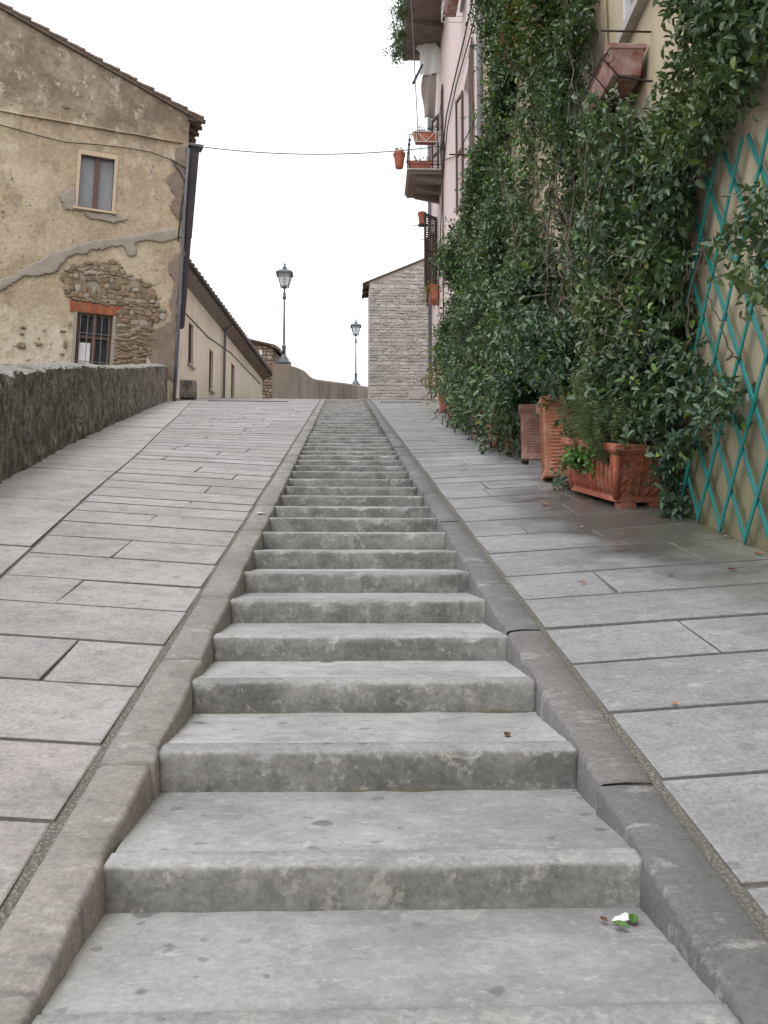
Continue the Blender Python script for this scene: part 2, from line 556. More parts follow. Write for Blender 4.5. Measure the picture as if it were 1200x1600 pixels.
class MB:
    def __init__(self):
        self.v, self.f = [], []

    def add(self, vs, fs):
        k = len(self.v)
        self.v += [tuple(q) for q in vs]
        self.f += [tuple(i + k for i in q) for q in fs]
        return self

    def box(self, c, s, rz=0.0, rot=None):
        m = rot or Matrix.Rotation(rz, 3, 'Z')
        c = Vector(c)
        vs = [c + m @ Vector((x * s[0] / 2, y * s[1] / 2, z * s[2] / 2)) for z in (-1, 1) for y in (-1, 1) for x in (-1, 1)]
        return self.add(vs, [(0, 2, 3, 1), (4, 5, 7, 6), (0, 1, 5, 4), (1, 3, 7, 5), (3, 2, 6, 7), (2, 0, 4, 6)])

    def frustum(self, c, b, t, h, rz=0.0):
        """box with base size b, top size t, base centre c"""
        m = Matrix.Rotation(rz, 3, 'Z')
        c = Vector(c)
        vs = [c + m @ Vector((x * s[0] / 2, y * s[1] / 2, z)) for s, z in ((b, 0), (t, h)) for y in (-1, 1) for x in (-1, 1)]
        return self.add(vs, [(0, 2, 3, 1), (4, 5, 7, 6), (0, 1, 5, 4), (1, 3, 7, 5), (3, 2, 6, 7), (2, 0, 4, 6)])

    def hexa(self, vs):
        return self.add(vs, [(0, 3, 2, 1), (4, 5, 6, 7), (0, 1, 5, 4), (1, 2, 6, 5), (2, 3, 7, 6), (3, 0, 4, 7)])

    def tube(self, pts, r, k=6, cap=True):
        pts = [Vector(p) for p in pts]
        rs = r if isinstance(r, (list, tuple)) else [r] * len(pts)
        k0 = len(self.v)
        prev = None
        for i, p in enumerate(pts):
            d = (pts[min(i + 1, len(pts) - 1)] - pts[max(i - 1, 0)]).normalized()
            if prev is None:
                a = d.orthogonal().normalized()
            else:
                a = (prev - d * prev.dot(d))
                a = a.normalized() if a.length > 1e-6 else d.orthogonal().normalized()
            prev = a
            b = d.cross(a)
            for j in range(k):
                t = 2 * math.pi * j / k
                self.v.append(tuple(p + (a * math.cos(t) + b * math.sin(t)) * rs[i]))
        for i in range(len(pts) - 1):
            for j in range(k):
                a0 = k0 + i * k + j
                a1 = k0 + i * k + (j + 1) % k
                self.f.append((a0, a1, a1 + k, a0 + k))
        if cap:
            self.f.append(tuple(k0 + j for j in reversed(range(k))))
            e = k0 + (len(pts) - 1) * k
            self.f.append(tuple(e + j for j in range(k)))
        return self

    def lathe(self, c, prof, k=12, ph=0.0):
        c = Vector(c)
        k0 = len(self.v)
        for r, z in prof:
            for j in range(k):
                t = 2 * math.pi * j / k + ph
                self.v.append((c.x + r * math.cos(t), c.y + r * math.sin(t), c.z + z))
        for i in range(len(prof) - 1):
            for j in range(k):
                a0 = k0 + i * k + j
                a1 = k0 + i * k + (j + 1) % k
                self.f.append((a0, a1, a1 + k, a0 + k))
        self.f.append(tuple(k0 + j for j in reversed(range(k))))
        e = k0 + (len(prof) - 1) * k
        self.f.append(tuple(e + j for j in range(k)))
        return self

    def mesh(self, name):
        me = bpy.data.meshes.new(name)
        me.from_pydata(self.v, [], self.f)
        me.update()
        return me

    def build(self, name, mat, parent=None, smooth=False, keep=True, bevel=0.0):
        o = link(name, self.mesh(name), M[mat] if isinstance(mat, str) else mat, None, smooth)
        if parent is not None:
            vparent(o, parent) if keep else setattr(o, 'parent', parent)
        if bevel:
            b = o.modifiers.new('bevel', 'BEVEL')
            b.width = bevel
            b.segments = 2
            b.limit_method = 'ANGLE'
        return o


def sm(t):
    t = min(1.0, max(0.0, t))
    return t * t * (3 - 2 * t)


S = .24
CREST = 36.0


def base_z(y):
    if y <= CREST - 1.5:
        return S * y
    if y < CREST + 1.5:
        t = y - (CREST - 1.5)
        return S * (CREST - 1.5) + S * t - (S - .15) * t * t / 6.0
    return S * (CREST - 1.5) + S * 3 - (S - .15) * 1.5 + .15 * (y - CREST - 1.5)


def H(x, y):
    k = .066 * (1 - sm((y - 6) / 18))
    return base_z(y) + k * max(0.0, abs(x) - .9)


def nz3(x, y, z, s=1.0, o=0.0):
    return mnoise.noise(Vector((x * s + o, y * s + o * 1.3, z * s - o)))


def WX(y):
    return 2.48 + .0207 * y


def pl(tab, y):
    if y <= tab[0][0]:
        a, b = tab[0], tab[1]
    elif y >= tab[-1][0]:
        a, b = tab[-2], tab[-1]
    else:
        for a, b in zip(tab, tab[1:]):
            if a[0] <= y <= b[0]:
                break
    return a[1] + (b[1] - a[1]) * (y - a[0]) / (b[0] - a[0])


LW = [(-12, -2.45), (3, -2.55), (6, -2.9), (9.34, -3.28), (10.96, -3.49), (13.3, -3.81), (20.4, -4.72), (26.4, -5.32), (32.5, -5.82), (45, -6.9)]
LJ = [(-12, -1.45), (2, -1.62), (5.64, -2.0), (6.92, -2.14), (8, -2.26), (12.9, -2.75), (18.4, -3.42), (29.7, -4.73), (36, -5.45), (45, -6.4)]

# ------------------------------------------------------------------ ground
gm = MB()
xs = [-400, -150, -60, -30, -16, -9, -7, -4, 0, 4, 7, 9, 16, 30, 60, 150, 400]
ys = [-400, -150, -60, -30, -14, -6, 0, 6, 12, 18, 24, 30, 36, 42, 50, 60, 75, 100, 160, 400]
for y in ys:
    for x in xs:
        yy = max(-14, min(75, y))
        z = base_z(yy) - .55
        if x < -7:
            z -= min(6, (-7 - x) * .25)
        if y > 75 or y < -14 or abs(x) > 16:
            z -= 2.0
        gm.v.append((x, y, z))
w = len(xs)
for j in range(len(ys) - 1):
    for i in range(w - 1):
        gm.f.append((j * w + i, j * w + i + 1, (j + 1) * w + i + 1, (j + 1) * w + i))
tag(gm.build('ground', 'hill', smooth=True), kind='structure')


def ramp_bed(name, x0f, x1f, y0, y1, drop):
    mb = MB()
    ny = int((y1 - y0) / .6)
    nx = 7
    for j in range(ny + 1):
        y = y0 + (y1 - y0) * j / ny
        a, b = x0f(y), x1f(y)
        for i in range(nx + 1):
            x = a + (b - a) * i / nx
            mb.v.append((x, y, H(x, y) - drop))
    for j in range(ny):
        for i in range(nx):
            k = j * (nx + 1) + i
            mb.f.append((k, k + 1, k + nx + 2, k + nx + 1))
    o = mb.build(name, 'mortar', smooth=True)
    return tag(o, kind='structure')


def slab(name, quad, mat, parent, lift=0.0, ch=.004):
    """quad: four (x, y) corners counter-clockwise"""
    cx = sum(q[0] for q in quad) / 4
    cy = sum(q[1] for q in quad) / 4
    j = [rnd.uniform(-.0015, .0015) for _ in quad]
    h0 = rnd.uniform(-.0015, .0025) + lift
    quad = [(x + rnd.uniform(-.005, .005), y + rnd.uniform(-.006, .006)) for x, y in quad]
    top, mid, bot = [], [], []
    for (x, y), dz in zip(quad, j):
        z = H(x, y) + h0 + dz + (.004 if y < cy else -.003)
        d = math.hypot(cx - x, cy - y) or 1
        ix, iy = x + (cx - x) / d * ch * 1.6, y + (cy - y) / d * ch * 1.6
        top.append((ix - cx, iy - cy, z))
        mid.append((x - cx, y - cy, z - ch))
        bot.append((x - cx, y - cy, z - .07))
    z0 = sum(t[2] for t in top) / 4
    vs = [(x, y, z - z0) for x, y, z in top + mid + bot]
    fs = [(0, 1, 2, 3)]
    for a in range(4):
        b = (a + 1) % 4
        fs.append((a, a + 4, b + 4, b))
        fs.append((a + 4, a + 8, b + 8, b + 4))
    me = bpy.data.meshes.new(name)
    me.from_pydata(vs, [], fs)
    me.materials.append(M[mat])
    me.materials.append(M['slab_side'])
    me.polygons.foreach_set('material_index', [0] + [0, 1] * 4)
    o = link(name, me, None, parent)
    o.location = (cx, cy, z0)
    return o


# left ramp: sheet of mortar with slabs laid in it
bedL = ramp_bed('ramp_left', lambda y: pl(LW, y) - .12, lambda y: -.80, -8, 46, .011)
rows = [-8.0]
while rows[-1] < 2.3:
    rows.append(rows[-1] + rnd.uniform(.55, .62))
rows[-1] = 2.30
rows += [2.88, 3.43, 4.02, 4.59, 5.18, 5.73, 6.36, 6.97, 7.56, 8.1, 8.57, 8.96]
while rows[-1] < 44:
    rows.append(rows[-1] + rnd.uniform(.46, .66))
fixed = {2.88: [-1.55], 3.43: [], 4.02: [-1.29], 4.59: [], 5.18: [-1.56], 5.73: [], 6.36: [-1.56], 6.97: [-1.95], 7.56: [-1.6], 8.1: [], 8.57: [-1.45]}
for ya, yb in zip(rows, rows[1:]):
    gap = rnd.uniform(.009, .017)
    ym = (ya + yb) / 2
    xe = pl(LJ, ym) + .012
    key = round(ya, 2)
    if key in fixed:
        cuts = fixed[key]
    else:
        cuts = []
        x = -.9 - rnd.uniform(.35, 1.5)
        while x > xe + .3:
            cuts.append(x)
            x -= rnd.uniform(.75, 1.6)
    edges = [-.898] + list(cuts) + [None]
    for a, b in zip(edges, edges[1:]):
        sg = rnd.choice((.006, .007, .008, .010, .012, .024)) if b is not None else 0
        xa0 = xa1 = a
        if b is None:
            xb0, xb1 = pl(LJ, ya) + .012, pl(LJ, yb) + .012
        else:
            xb0 = xb1 = b + sg
            sk = rnd.uniform(-.02, .02)
            xb0 += sk
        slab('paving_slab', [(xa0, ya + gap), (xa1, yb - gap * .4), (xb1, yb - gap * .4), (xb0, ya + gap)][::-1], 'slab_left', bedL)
# the long border course beside the low wall
y = -8.0
while y < 44:
    y2 = y + rnd.uniform(1.4, 2.4)
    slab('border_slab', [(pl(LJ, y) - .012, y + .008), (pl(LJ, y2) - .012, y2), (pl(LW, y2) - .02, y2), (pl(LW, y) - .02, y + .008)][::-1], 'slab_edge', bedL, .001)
    y = y2

# right ramp
bedR = ramp_bed('ramp_right', lambda y: .80, lambda y: WX(y) + .1, -8, 46, .011)
rows = [-8.0]
while rows[-1] < 2.3:
    rows.append(rows[-1] + rnd.uniform(.56, .64))
rows[-1] = 2.50
rows += [3.12, 3.71, 4.30, 4.85, 5.44, 6.03, 6.74, 7.39, 8.08, 8.77]
while rows[-1] < 44:
    rows.append(rows[-1] + rnd.uniform(.5, .68))
fixed = {2.5: [], 3.12: [2.1], 3.71: [], 4.30: [1.56], 4.85: [], 5.44: [1.44], 6.03: [2.15], 6.74: [1.78], 7.39: [1.3], 8.08: [1.85]}
for ya, yb in zip(rows, rows[1:]):
    gap = rnd.uniform(.009, .017)
    key = round(ya, 2)
    if key in fixed:
        cuts = fixed[key]
    else:
        cuts = [.9 + rnd.uniform(.4, 1.3)]
        if rnd.random() < .4 and cuts[0] < 1.6:
            cuts.append(cuts[0] + rnd.uniform(.5, .8))
    edges = [.902] + list(cuts) + [None]
    for a, b in zip(edges, edges[1:]):
        if b is None:
            x0, x1 = WX(ya) - .01, WX(yb) - .01
        else:
            x0, x1 = b - .006 + rnd.uniform(-.02, .02), b - .006
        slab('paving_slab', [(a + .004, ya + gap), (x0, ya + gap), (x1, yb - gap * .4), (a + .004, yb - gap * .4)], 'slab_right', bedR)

# drain channels just below the crest
for nm, xa, xb, yy, lab in (('drain_channel', -4.5, -1.9, 32.3, 'slotted drain channel across the top of the left ramp'),
                            ('drain_channel', 1.15, 2.5, 32.4, 'slotted drain channel across the top of the right ramp')):
    mb = MB()
    nb = int((xb - xa) / .09)
    for i in range(nb):
        x = xa + (xb - xa) * (i + .5) / nb
        mb.box((x, yy, H(x, yy) + .013), (.045, .10, .012))
    o = mb.build(nm, 'white_paint')
    fr = MB()
    for s in (-1, 1):
        fr.hexa([(xa, yy + s * .07 - .015, H(xa, yy) - .02), (xb, yy + s * .07 - .015, H(xb, yy) - .02), (xb, yy + s * .07 + .015, H(xb, yy) - .02), (xa, yy + s * .07 + .015, H(xa, yy) - .02),
                 (xa, yy + s * .07 - .015, H(xa, yy) + .016), (xb, yy + s * .07 - .015, H(xb, yy) + .016), (xb, yy + s * .07 + .015, H(xb, yy) + .022), (xa, yy + s * .07 + .015, H(xa, yy) + .022)])
    fr.build('rim', 'drain_grate', o)
    tag(o, lab, 'drain')

# ------------------------------------------------------------------ stairway
RUN = .70
Y0 = 2.66
st = MB()
st.hexa([(-.72, -8, base_z(-8) - .9), (.72, -8, base_z(-8) - .9), (.72, 36, base_z(36) - .9), (-.72, 36, base_z(36) - .9),
         (-.72, -8, base_z(-8) - .36), (.72, -8, base_z(-8) - .36), (.72, 36, base_z(36) - .36), (-.72, 36, base_z(36) - .36)])
stair = tag(st.build('stairway', 'mortar'), kind='structure')
TILT = .047 / RUN
i = -14
while True:
    yn = Y0 + RUN * i + rnd.uniform(-.03, .03)
    y1 = Y0 + RUN * (i + 1) + .06
    if yn > CREST + .3:
        break
    zn = base_z(yn) - .004 + rnd.uniform(-.004, .004)
    near = yn < 9
    nxs = 84 if near else (20 if yn < 18 else 8)
    nw = .115 + rnd.uniform(-.01, .012)
    seed = i * 3.7
    prof = [(.012, -.20), (.003, -.115), (-.001, -.07), (0, -.030), (.0015, -.013), (.006, -.004), (.014, 0), (nw * .6, .003), (nw - .008, .004), (nw, -.004), (nw + .002, -.05)]
    mb = MB()
    for a in range(nxs + 1):
        x = -.70 + 1.40 * a / nxs
        wear = .005 * math.exp(-((x - .05) / .36) ** 2) + .003 * nz3(x, i, 0, 3.5, seed) + .003 * nz3(x, i, 0, 14, seed)
        push = .005 * nz3(x, 5, i, 2.2, seed) + .003 * nz3(x, 5, i, 17, seed)
        chip = max(0, nz3(x, 9, i, 9, seed) - .25) * .06
        for q, (dy, dz) in enumerate(prof):
            ed = math.exp(-((q - 5) / 1.6) ** 2)
            yy = yn + dy + push * (1 if q < 6 else .2) + (wear + chip) * ed * .9
            zz = zn + dz + dy * TILT - (wear + chip) * ed * 1.0
            mb.v.append((x, yy, zz - zn))
    k = len(prof)
    for a in range(nxs):
        for q in range(k - 1):
            b0 = a * k + q
            mb.f.append((b0, b0 + k, b0 + k + 1, b0 + 1))
    mb.f.append(tuple(range(k)))
    mb.f.append(tuple(reversed([nxs * k + q for q in range(k)])))
    mb.v = [(x, y - yn, z) for x, y, z in mb.v]
    so = link('step', mb.mesh('step'), M['step'], stair, True)
    so.location = (0, yn, zn)
    tr = MB()
    nys = 8 if near else 3
    ya, yb = nw + .006, y1 - yn
    for a in range(nxs + 1):
        x = -.70 + 1.40 * a / nxs
        for b in range(nys + 1):
            yy = ya + (yb - ya) * b / nys
            z = yy * TILT + .003 * nz3(x, yy, i, 5, seed + 2) - .002
            if b == 0:
                z -= .004
            tr.v.append((x, yy, z))
        tr.v.append((x, ya, -.08))
    k = nys + 2
    for a in range(nxs):
        for b in range(nys):
            b0 = a * k + b
            tr.f.append((b0, b0 + k, b0 + k + 1, b0 + 1))
        b0 = a * k
        tr.f.append((b0 + nys + 1, b0 + k + nys + 1, b0 + k, b0))
    to = link('tread', tr.mesh('tread'), M['tread'], so, True)
    if -1 < yn < 16:
        ms = MB()
        kk = 60
        for a in range(kk + 1):
            x = -.695 + 1.39 * a / kk
            g = max(0.0, .0 + 1.2 * nz3(x, yn, 4, 3.2, seed) + .9 * nz3(x, yn, 4, 12, seed))
            yb_ = Y0 + RUN * (i + 1) + .012
            zb_ = (yb_ - yn) * TILT
            ms.v += [(x, yb_ - yn - .004 - .016 * g, zb_ - .003), (x, yb_ - yn - .003 * g, zb_ + .004 * g), (x, yb_ - yn + .03, zb_ + .010 * g)]
        for a in range(kk):
            ms.f += [(a * 3, a * 3 + 3, a * 3 + 4, a * 3 + 1), (a * 3 + 1, a * 3 + 4, a * 3 + 5, a * 3 + 2)]
        tag(link('moss_seam', ms.mesh('moss_seam'), M['moss'], so, True), kind='stuff')
    i += 1
# flat stone landing strip at the crest
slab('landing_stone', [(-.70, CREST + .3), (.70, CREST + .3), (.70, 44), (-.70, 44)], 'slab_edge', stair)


def kerb(name, sx, joints, mat):
    body = MB()
    xa, xb = sx * .72, sx * .86
    body.hexa([(min(xa, xb), -8, base_z(-8) - .8), (max(xa, xb), -8, base_z(-8) - .8), (max(xa, xb), 36, base_z(36) - .8), (min(xa, xb), 36, base_z(36) - .8),
               (min(xa, xb), -8, base_z(-8) - .3), (max(xa, xb), -8, base_z(-8) - .3), (max(xa, xb), 36, base_z(36) - .3), (min(xa, xb), 36, base_z(36) - .3)])
    root = tag(body.build(name, 'mortar'), kind='structure')
    for n_, (ya, yb) in enumerate(zip(joints, joints[1:])):
        cy = (ya + yb) / 2
        near = cy < 12
        ns = max(3, int((yb - ya) / (.03 if near else .25)))
        sd = n_ * 2.3 + (50 if sx > 0 else 0)
        lift = .012 + rnd.uniform(-.004, .005)
        wide = .865 + rnd.uniform(-.006, .004)
        xin0 = .695 + rnd.uniform(-.004, .006)
        mb = MB()
        z0 = base_z(cy)
        for a in range(ns + 1):
            y = ya + .008 + (yb - ya - .016) * a / ns
            e = min(y - ya, yb - y)
            rend = .012 * math.exp(-e / .018)
            # feet have scooped the inner edge beside every nosing
            ph = ((y - Y0) / RUN) % 1.0
            scoop = .011 * math.exp(-((ph - .12) / .16) ** 2) + .007 * nz3(sx, y, 0, 4, sd) + .004 * nz3(sx, y, 0, 15, sd) + .004 * nz3(sx, y, 0, 37, sd)
            xin = xin0 + max(-.004, scoop)
            r = .017 + .007 * nz3(sx, y, 3, 3, sd)
            zt = base_z(y) + lift - rend + .003 * nz3(0, y, sx, 6, sd)
            prof = [(wide, zt - .2), (wide, zt - .008), (wide - .008, zt), ((wide + xin) / 2, zt + .002), (xin + r, zt - .002 - scoop * .25), (xin + r * .4, zt - r * .35 - scoop * .4), (xin + r * .05, zt - r * 1.1), (xin - .006, zt - .12), (xin - .008, zt - .42)]
            for px_, pz in prof:
                mb.v.append((sx * px_, y - cy, pz - z0))
        k = 9
        for a in range(ns):
            for q in range(k - 1):
                b0 = a * k + q
                mb.f.append((b0, b0 + k, b0 + k + 1, b0 + 1) if sx < 0 else (b0, b0 + 1, b0 + k + 1, b0 + k))
        mb.f.append(tuple(range(k)))
        mb.f.append(tuple(reversed([ns * k + q for q in range(k)])))
        o = link('kerb_stone', mb.mesh('kerb_stone'), M[mat], root, True)
        o.location = (0, cy, z0)
    return root


jl = [-8, -6.6, -5.2, -3.7, -2.2, -.7, .7, 2.13, 3.27, 4.37, 5.49, 6.64, 7.62]
while jl[-1] < 36:
    jl.append(jl[-1] + rnd.uniform(1.0, 1.45))
jl[-1] = 37.0
kerb('kerb_left', -1, jl, 'kerb_left')
jr = [-8, -6.4, -4.9, -3.3, -1.7, -.2, 1.4, 3.09, 4.82, 6.39]
while jr[-1] < 36:
    jr.append(jr[-1] + rnd.uniform(1.3, 1.75))
jr[-1] = 37.0
kerb('kerb_right', 1, jr, 'kerb_right')

# ------------------------------------------------------------------ low wall on the left
LWT = [(-8, .98), (9.34, 1.01), (15.5, 1.10), (32.5, 1.16)]
mb = MB()
yys = []
y = -8.0
while y < 32.6:
    yys.append(y)
    y += .05 if 5 < y < 22 else .13
yys.append(32.62)
prof_n = 22
for y in yys:
    x0 = pl(LW, y)
    hgt = pl(LWT, y) + .035 * nz3(0, y, 0, 1.4, 3) + .03 * nz3(0, y, 0, 6, 8)
    zb = H(x0, y) - .15
    for q in range(prof_n):
        t = q / (prof_n - 1)
        z = zb + (hgt + .15) * t
        d = .05 * nz3(0, y, z * .7, 1.7, 1) + .05 * nz3(0, y, z * .6, 4.5, 5) + .02 * nz3(0, y, z, 11, 9)
        vd = mnoise.voronoi(Vector((0, y * 2.6 + .8 * z, z * 2.9 - .5 * y)))[0]
        d += .026 * min(1.0, (vd[1] - vd[0]) * 3.2) - .015
        mb.v.append((x0 + d - .03 * t, y, z))
    for q, (dx, dz) in enumerate(((-.04, .022), (-.16, .05), (-.34, .07), (-.46, .05), (-.48, -.1), (-.48, -1.6))):
        d = .02 * nz3(q, y, 0, 4, 21)
        mb.v.append((x0 + dx, y, zb + hgt + .15 + dz + d))
k = prof_n + 6
for a in range(len(yys) - 1):
    for q in range(k - 1):
        b0 = a * k + q
        mb.f.append((b0, b0 + 1, b0 + k + 1, b0 + k))
mb.f.append(tuple(reversed(range(k))))
mb.f.append(tuple((len(yys) - 1) * k + q for q in range(k)))
lw = mb.build('boundary_wall', 'low_wall', smooth=False)
tag(lw, 'low dark mossy rubble wall with pale lichen edge climbing beside the left ramp', 'wall')


# ------------------------------------------------------------------ wall panels with openings
def wall_panel(name, mp, s0, s1, z0, z1, holes, mat, parent=None, topf=None, depth=.22, step=1.2):
    def cuts(a, b, ex):
        c = {round(a, 4), round(b, 4)}
        k = max(1, int(round((b - a) / step)))
        for i_ in range(k + 1):
            c.add(round(a + (b - a) * i_ / k, 4))
        for e in ex:
            if a < e < b:
                c.add(round(e, 4))
        return sorted(c)
    ss = cuts(s0, s1, [h[0] for h in holes] + [h[1] for h in holes])
    zs = cuts(z0, z1, [h[2] for h in holes] + [h[3] for h in holes])
    mb = MB()
    idx = {}

    def vid(s, z, d=0.0):
        zz = min(z, topf(s)) if topf else z
        key = (round(s, 4), round(zz, 4), round(d, 3))
        if key not in idx:
            idx[key] = len(mb.v)
            mb.v.append(tuple(mp(s, zz, d)))
        return idx[key]
    for a, b in zip(ss, ss[1:]):
        for c, d in zip(zs, zs[1:]):
            ms, mz = (a + b) / 2, (c + d) / 2
            if any(h[0] < ms < h[1] and h[2] < mz < h[3] for h in holes):
                continue
            if topf and c >= max(topf(a), topf(b)):
                continue
            f = []
            for q in ((a, c), (b, c), (b, d), (a, d)):
                v = vid(*q)
                if v not in f:
                    f.append(v)
            if len(f) > 2:
                mb.f.append(tuple(f))
    for h in holes:
        for (p, q) in (((h[0], h[2]), (h[0], h[3])), ((h[0], h[3]), (h[1], h[3])), ((h[1], h[3]), (h[1], h[2])), ((h[1], h[2]), (h[0], h[2]))):
            mb.f.append((vid(*p), vid(*q), vid(*q, depth), vid(*p, depth)))
    return mb.build(name, mat, parent)


def window(root, mp, a, b, c, d, depth, frame_mat, fw=.07, mull=1, trans=(), glass='glass', back='dark_inside', name='window', curtain=False, lo=None):
    """frame with panes set in a reveal: frame is the part, panes its sub-parts"""
    fr = MB()

    def bar(s0, s1, z0, z1, d0, d1):
        fr.hexa([mp(s0, z0, d1), mp(s1, z0, d1), mp(s1, z0, d0), mp(s0, z0, d0), mp(s0, z1, d1), mp(s1, z1, d1), mp(s1, z1, d0), mp(s0, z1, d0)])
    d0, d1 = depth - .07, depth + .01
    bar(a, a + fw, c, d, d0, d1)
    bar(b - fw, b, c, d, d0, d1)
    bar(a + fw, b - fw, c, c + fw, d0 + .003, d1)
    bar(a + fw, b - fw, d - fw, d, d0 + .003, d1)
    ms = [a + (b - a) * (i_ + 1) / (mull + 1) for i_ in range(mull)]
    for m_ in ms:
        bar(m_ - fw * .8, m_ + fw * .8, c + fw, d - fw, d0 - .006, d1)
    for t in trans:
        z = c + (d - c) * t
        bar(a + fw, b - fw, z - fw * .6, z + fw * .6, d0 - .003, d1)
    f = fr.build(name, frame_mat, root)
    ed = [a + fw] + ms + [b - fw]
    zd = [c + fw] + [c + (d - c) * t for t in trans] + [d - fw]
    for i_ in range(len(ed) - 1):
        for j_ in range(len(zd) - 1):
            g = MB()
            g.hexa([mp(ed[i_], zd[j_], depth), mp(ed[i_ + 1], zd[j_], depth), mp(ed[i_ + 1], zd[j_], depth - .012), mp(ed[i_], zd[j_], depth - .012),
                    mp(ed[i_], zd[j_ + 1], depth), mp(ed[i_ + 1], zd[j_ + 1], depth), mp(ed[i_ + 1], zd[j_ + 1], depth - .012), mp(ed[i_], zd[j_ + 1], depth - .012)])
            g.build('pane', glass, f)
    bk = MB()
    bk.hexa([mp(a, c, depth + .12), mp(b, c, depth + .12), mp(b, c, depth + .06), mp(a, c, depth + .06), mp(a, d, depth + .12), mp(b, d, depth + .12), mp(b, d, depth + .06), mp(a, d, depth + .06)])
    bk.build('room_backing', back, f)
    return f


# ------------------------------------------------------------------ old house on the left (gable end facing the street)
HC = Vector((-5.56, 32.04, 0))
HD = Vector((.937, .348, 0))
HN = Vector((.348, -.937, 0))
SH = .037


def hm(s, z, d=0.0):
    """s metres left of the street corner, z height, d metres into the wall"""
    ss = s - SH * (z - 7.8)
    p = HC - HD * ss - HN * d
    return (p.x, p.y, z)


def hs(s, z):
    """photo-measured s to leaning-wall s"""
    return s + SH * (z - 7.8)


house = empty('old_house', (HC.x, HC.y, 7.7))
tag(house, 'old ochre plastered house with flaking gable wall, cement scar and exposed rubble', 'house')


def rake(s):
    return 17.32 + .385 * s if s < 9.5 else 17.32 + .385 * 9.5 - .385 * (s - 9.5)


w1 = (2.24, 3.46, 13.66, 15.56)
w2 = (2.07, 3.16, 8.62, 10.30)
hw = wall_panel('wall', hm, 0.0, 19.0, 5.0, 22.0, [w1, w2], 'house_plaster', house, rake, .2, .5)
for k_, v_ in enumerate(hw.data.vertices):
    c = v_.co
    e = .03 * nz3(c.x, c.y, c.z, .6, 2)
    v_.co = c + HN * e
side = MB()
for s in (0.0, 19.0):
    a, b = Vector(hm(s, 5.0)), Vector(hm(s, rake(s) - .05))
    bk = -HN * 13
    side.add([a, a + bk, b + bk, b], [(0, 1, 2, 3)])
a, b = Vector(hm(0, 5.0, 13)), Vector(hm(19, 5, 13))
side.add([a, b, Vector(hm(19, rake(19), 13)), Vector(hm(9.5, rake(9.5), 13)), Vector(hm(0, rake(0), 13))], [(0, 1, 2, 3, 4)])
side.build('side_wall', 'house_plaster', house)
# roof: two slopes with a verge of overlapping tiles
rf = MB()
for sa, sb in ((-.42, 9.5), (9.5, 19.6)):
    vs = []
    for dz in (.02, .14):
        for s, dpt in ((sa, -.10), (sb, -.10), (sb, 13.4), (sa, 13.4)):
            q = Vector(hm(s, rake(s) if s >= 0 else 17.32 + .385 * s, dpt))
            vs.append(q + Vector((0, 0, dz)))
    rf.hexa(vs)
roof = rf.build('roof', 'tile', house)
for i_ in range(18):
    s = -.42 + i_ * .56
    mb = MB()
    pts = []
    for t in range(5):
        ss_ = s - .03 + .60 * t / 4
        zz = 17.32 + .385 * ss_ + .17 + rnd.uniform(-.012, .012) - .05 * t / 4
        pts.append(Vector(hm(ss_, zz, -.10)))
    r_ = [.062 - .004 * t for t in range(5)]
    mb.tube(pts, r_, 7)
    mb.build('verge_tile', 'tile', roof, True)
# rows of cover tiles over the slope (seen only from the side)
for j_ in range(10):
    mb = MB()
    d_ = .22 + j_ * .24
    mb.tube([Vector(hm(s, 17.32 + .385 * s + .16, d_)) for s in (-.45, 4.0, 9.3)], .09, 6)
    mb.build('cover_tile', 'tile', roof, True)
ev = MB()
for i_ in range(5):
    d_ = -.02 + i_ * .5
    q = Vector(hm(-.22, 17.24, d_))
    ev.box(q, (.6, .10, .12), math.atan2(HD.y, HD.x))
ev.build('rafter_end', 'wood_dark', house)
# string course under the gable
sc_ = MB()
for i_ in range(24):
    s = hs(-.1, 16.4) + i_ * .5
    z = 16.40 + .02 * nz3(s, 0, 0, 2)
    z2 = 16.40 + .02 * nz3(s + .5, 0, 0, 2)
    sc_.hexa([hm(s, z - .045, -.0), hm(s + .5, z2 - .045, 0), hm(s + .5, z2 - .045, -.075), hm(s, z - .045, -.075),
              hm(s, z + .045, 0), hm(s + .5, z2 + .045, 0), hm(s + .5, z2 + .02, -.06), hm(s, z + .02, -.06)])
sc_.build('string_course', 'house_plaster', house)

# upper window: pale wooden outer frame, brown casements, net curtains
wf = window(house, hm, *w1, .14, 'wood_brown', .09, 1, (), 'glass', 'curtain')
of = MB()
a, b, c, d = w1
for (p, q, r_, t) in ((a - .01, a + .085, c, d + .01), (b - .085, b + .01, c, d + .01), (a + .085, b - .085, d - .13, d + .01)):
    of.hexa([hm(p, r_, .05), hm(q, r_, .05), hm(q, r_, -.035), hm(p, r_, -.035), hm(p, t, .05), hm(q, t, .05), hm(q, t, -.035), hm(p, t, -.035)])
of.build('outer_frame', 'wood_pale', wf)
sl = MB()
sl.hexa([hm(a - .06, c - .06, .05), hm(b + .06, c - .06, .05), hm(b + .06, c - .06, -.10), hm(a - .06, c - .06, -.10),
         hm(a - .06, c + .03, .05), hm(b + .06, c + .03, .05), hm(b + .06, c + .01, -.10), hm(a - .06, c + .01, -.10)])
sl.build('sill', 'wood_pale', wf)
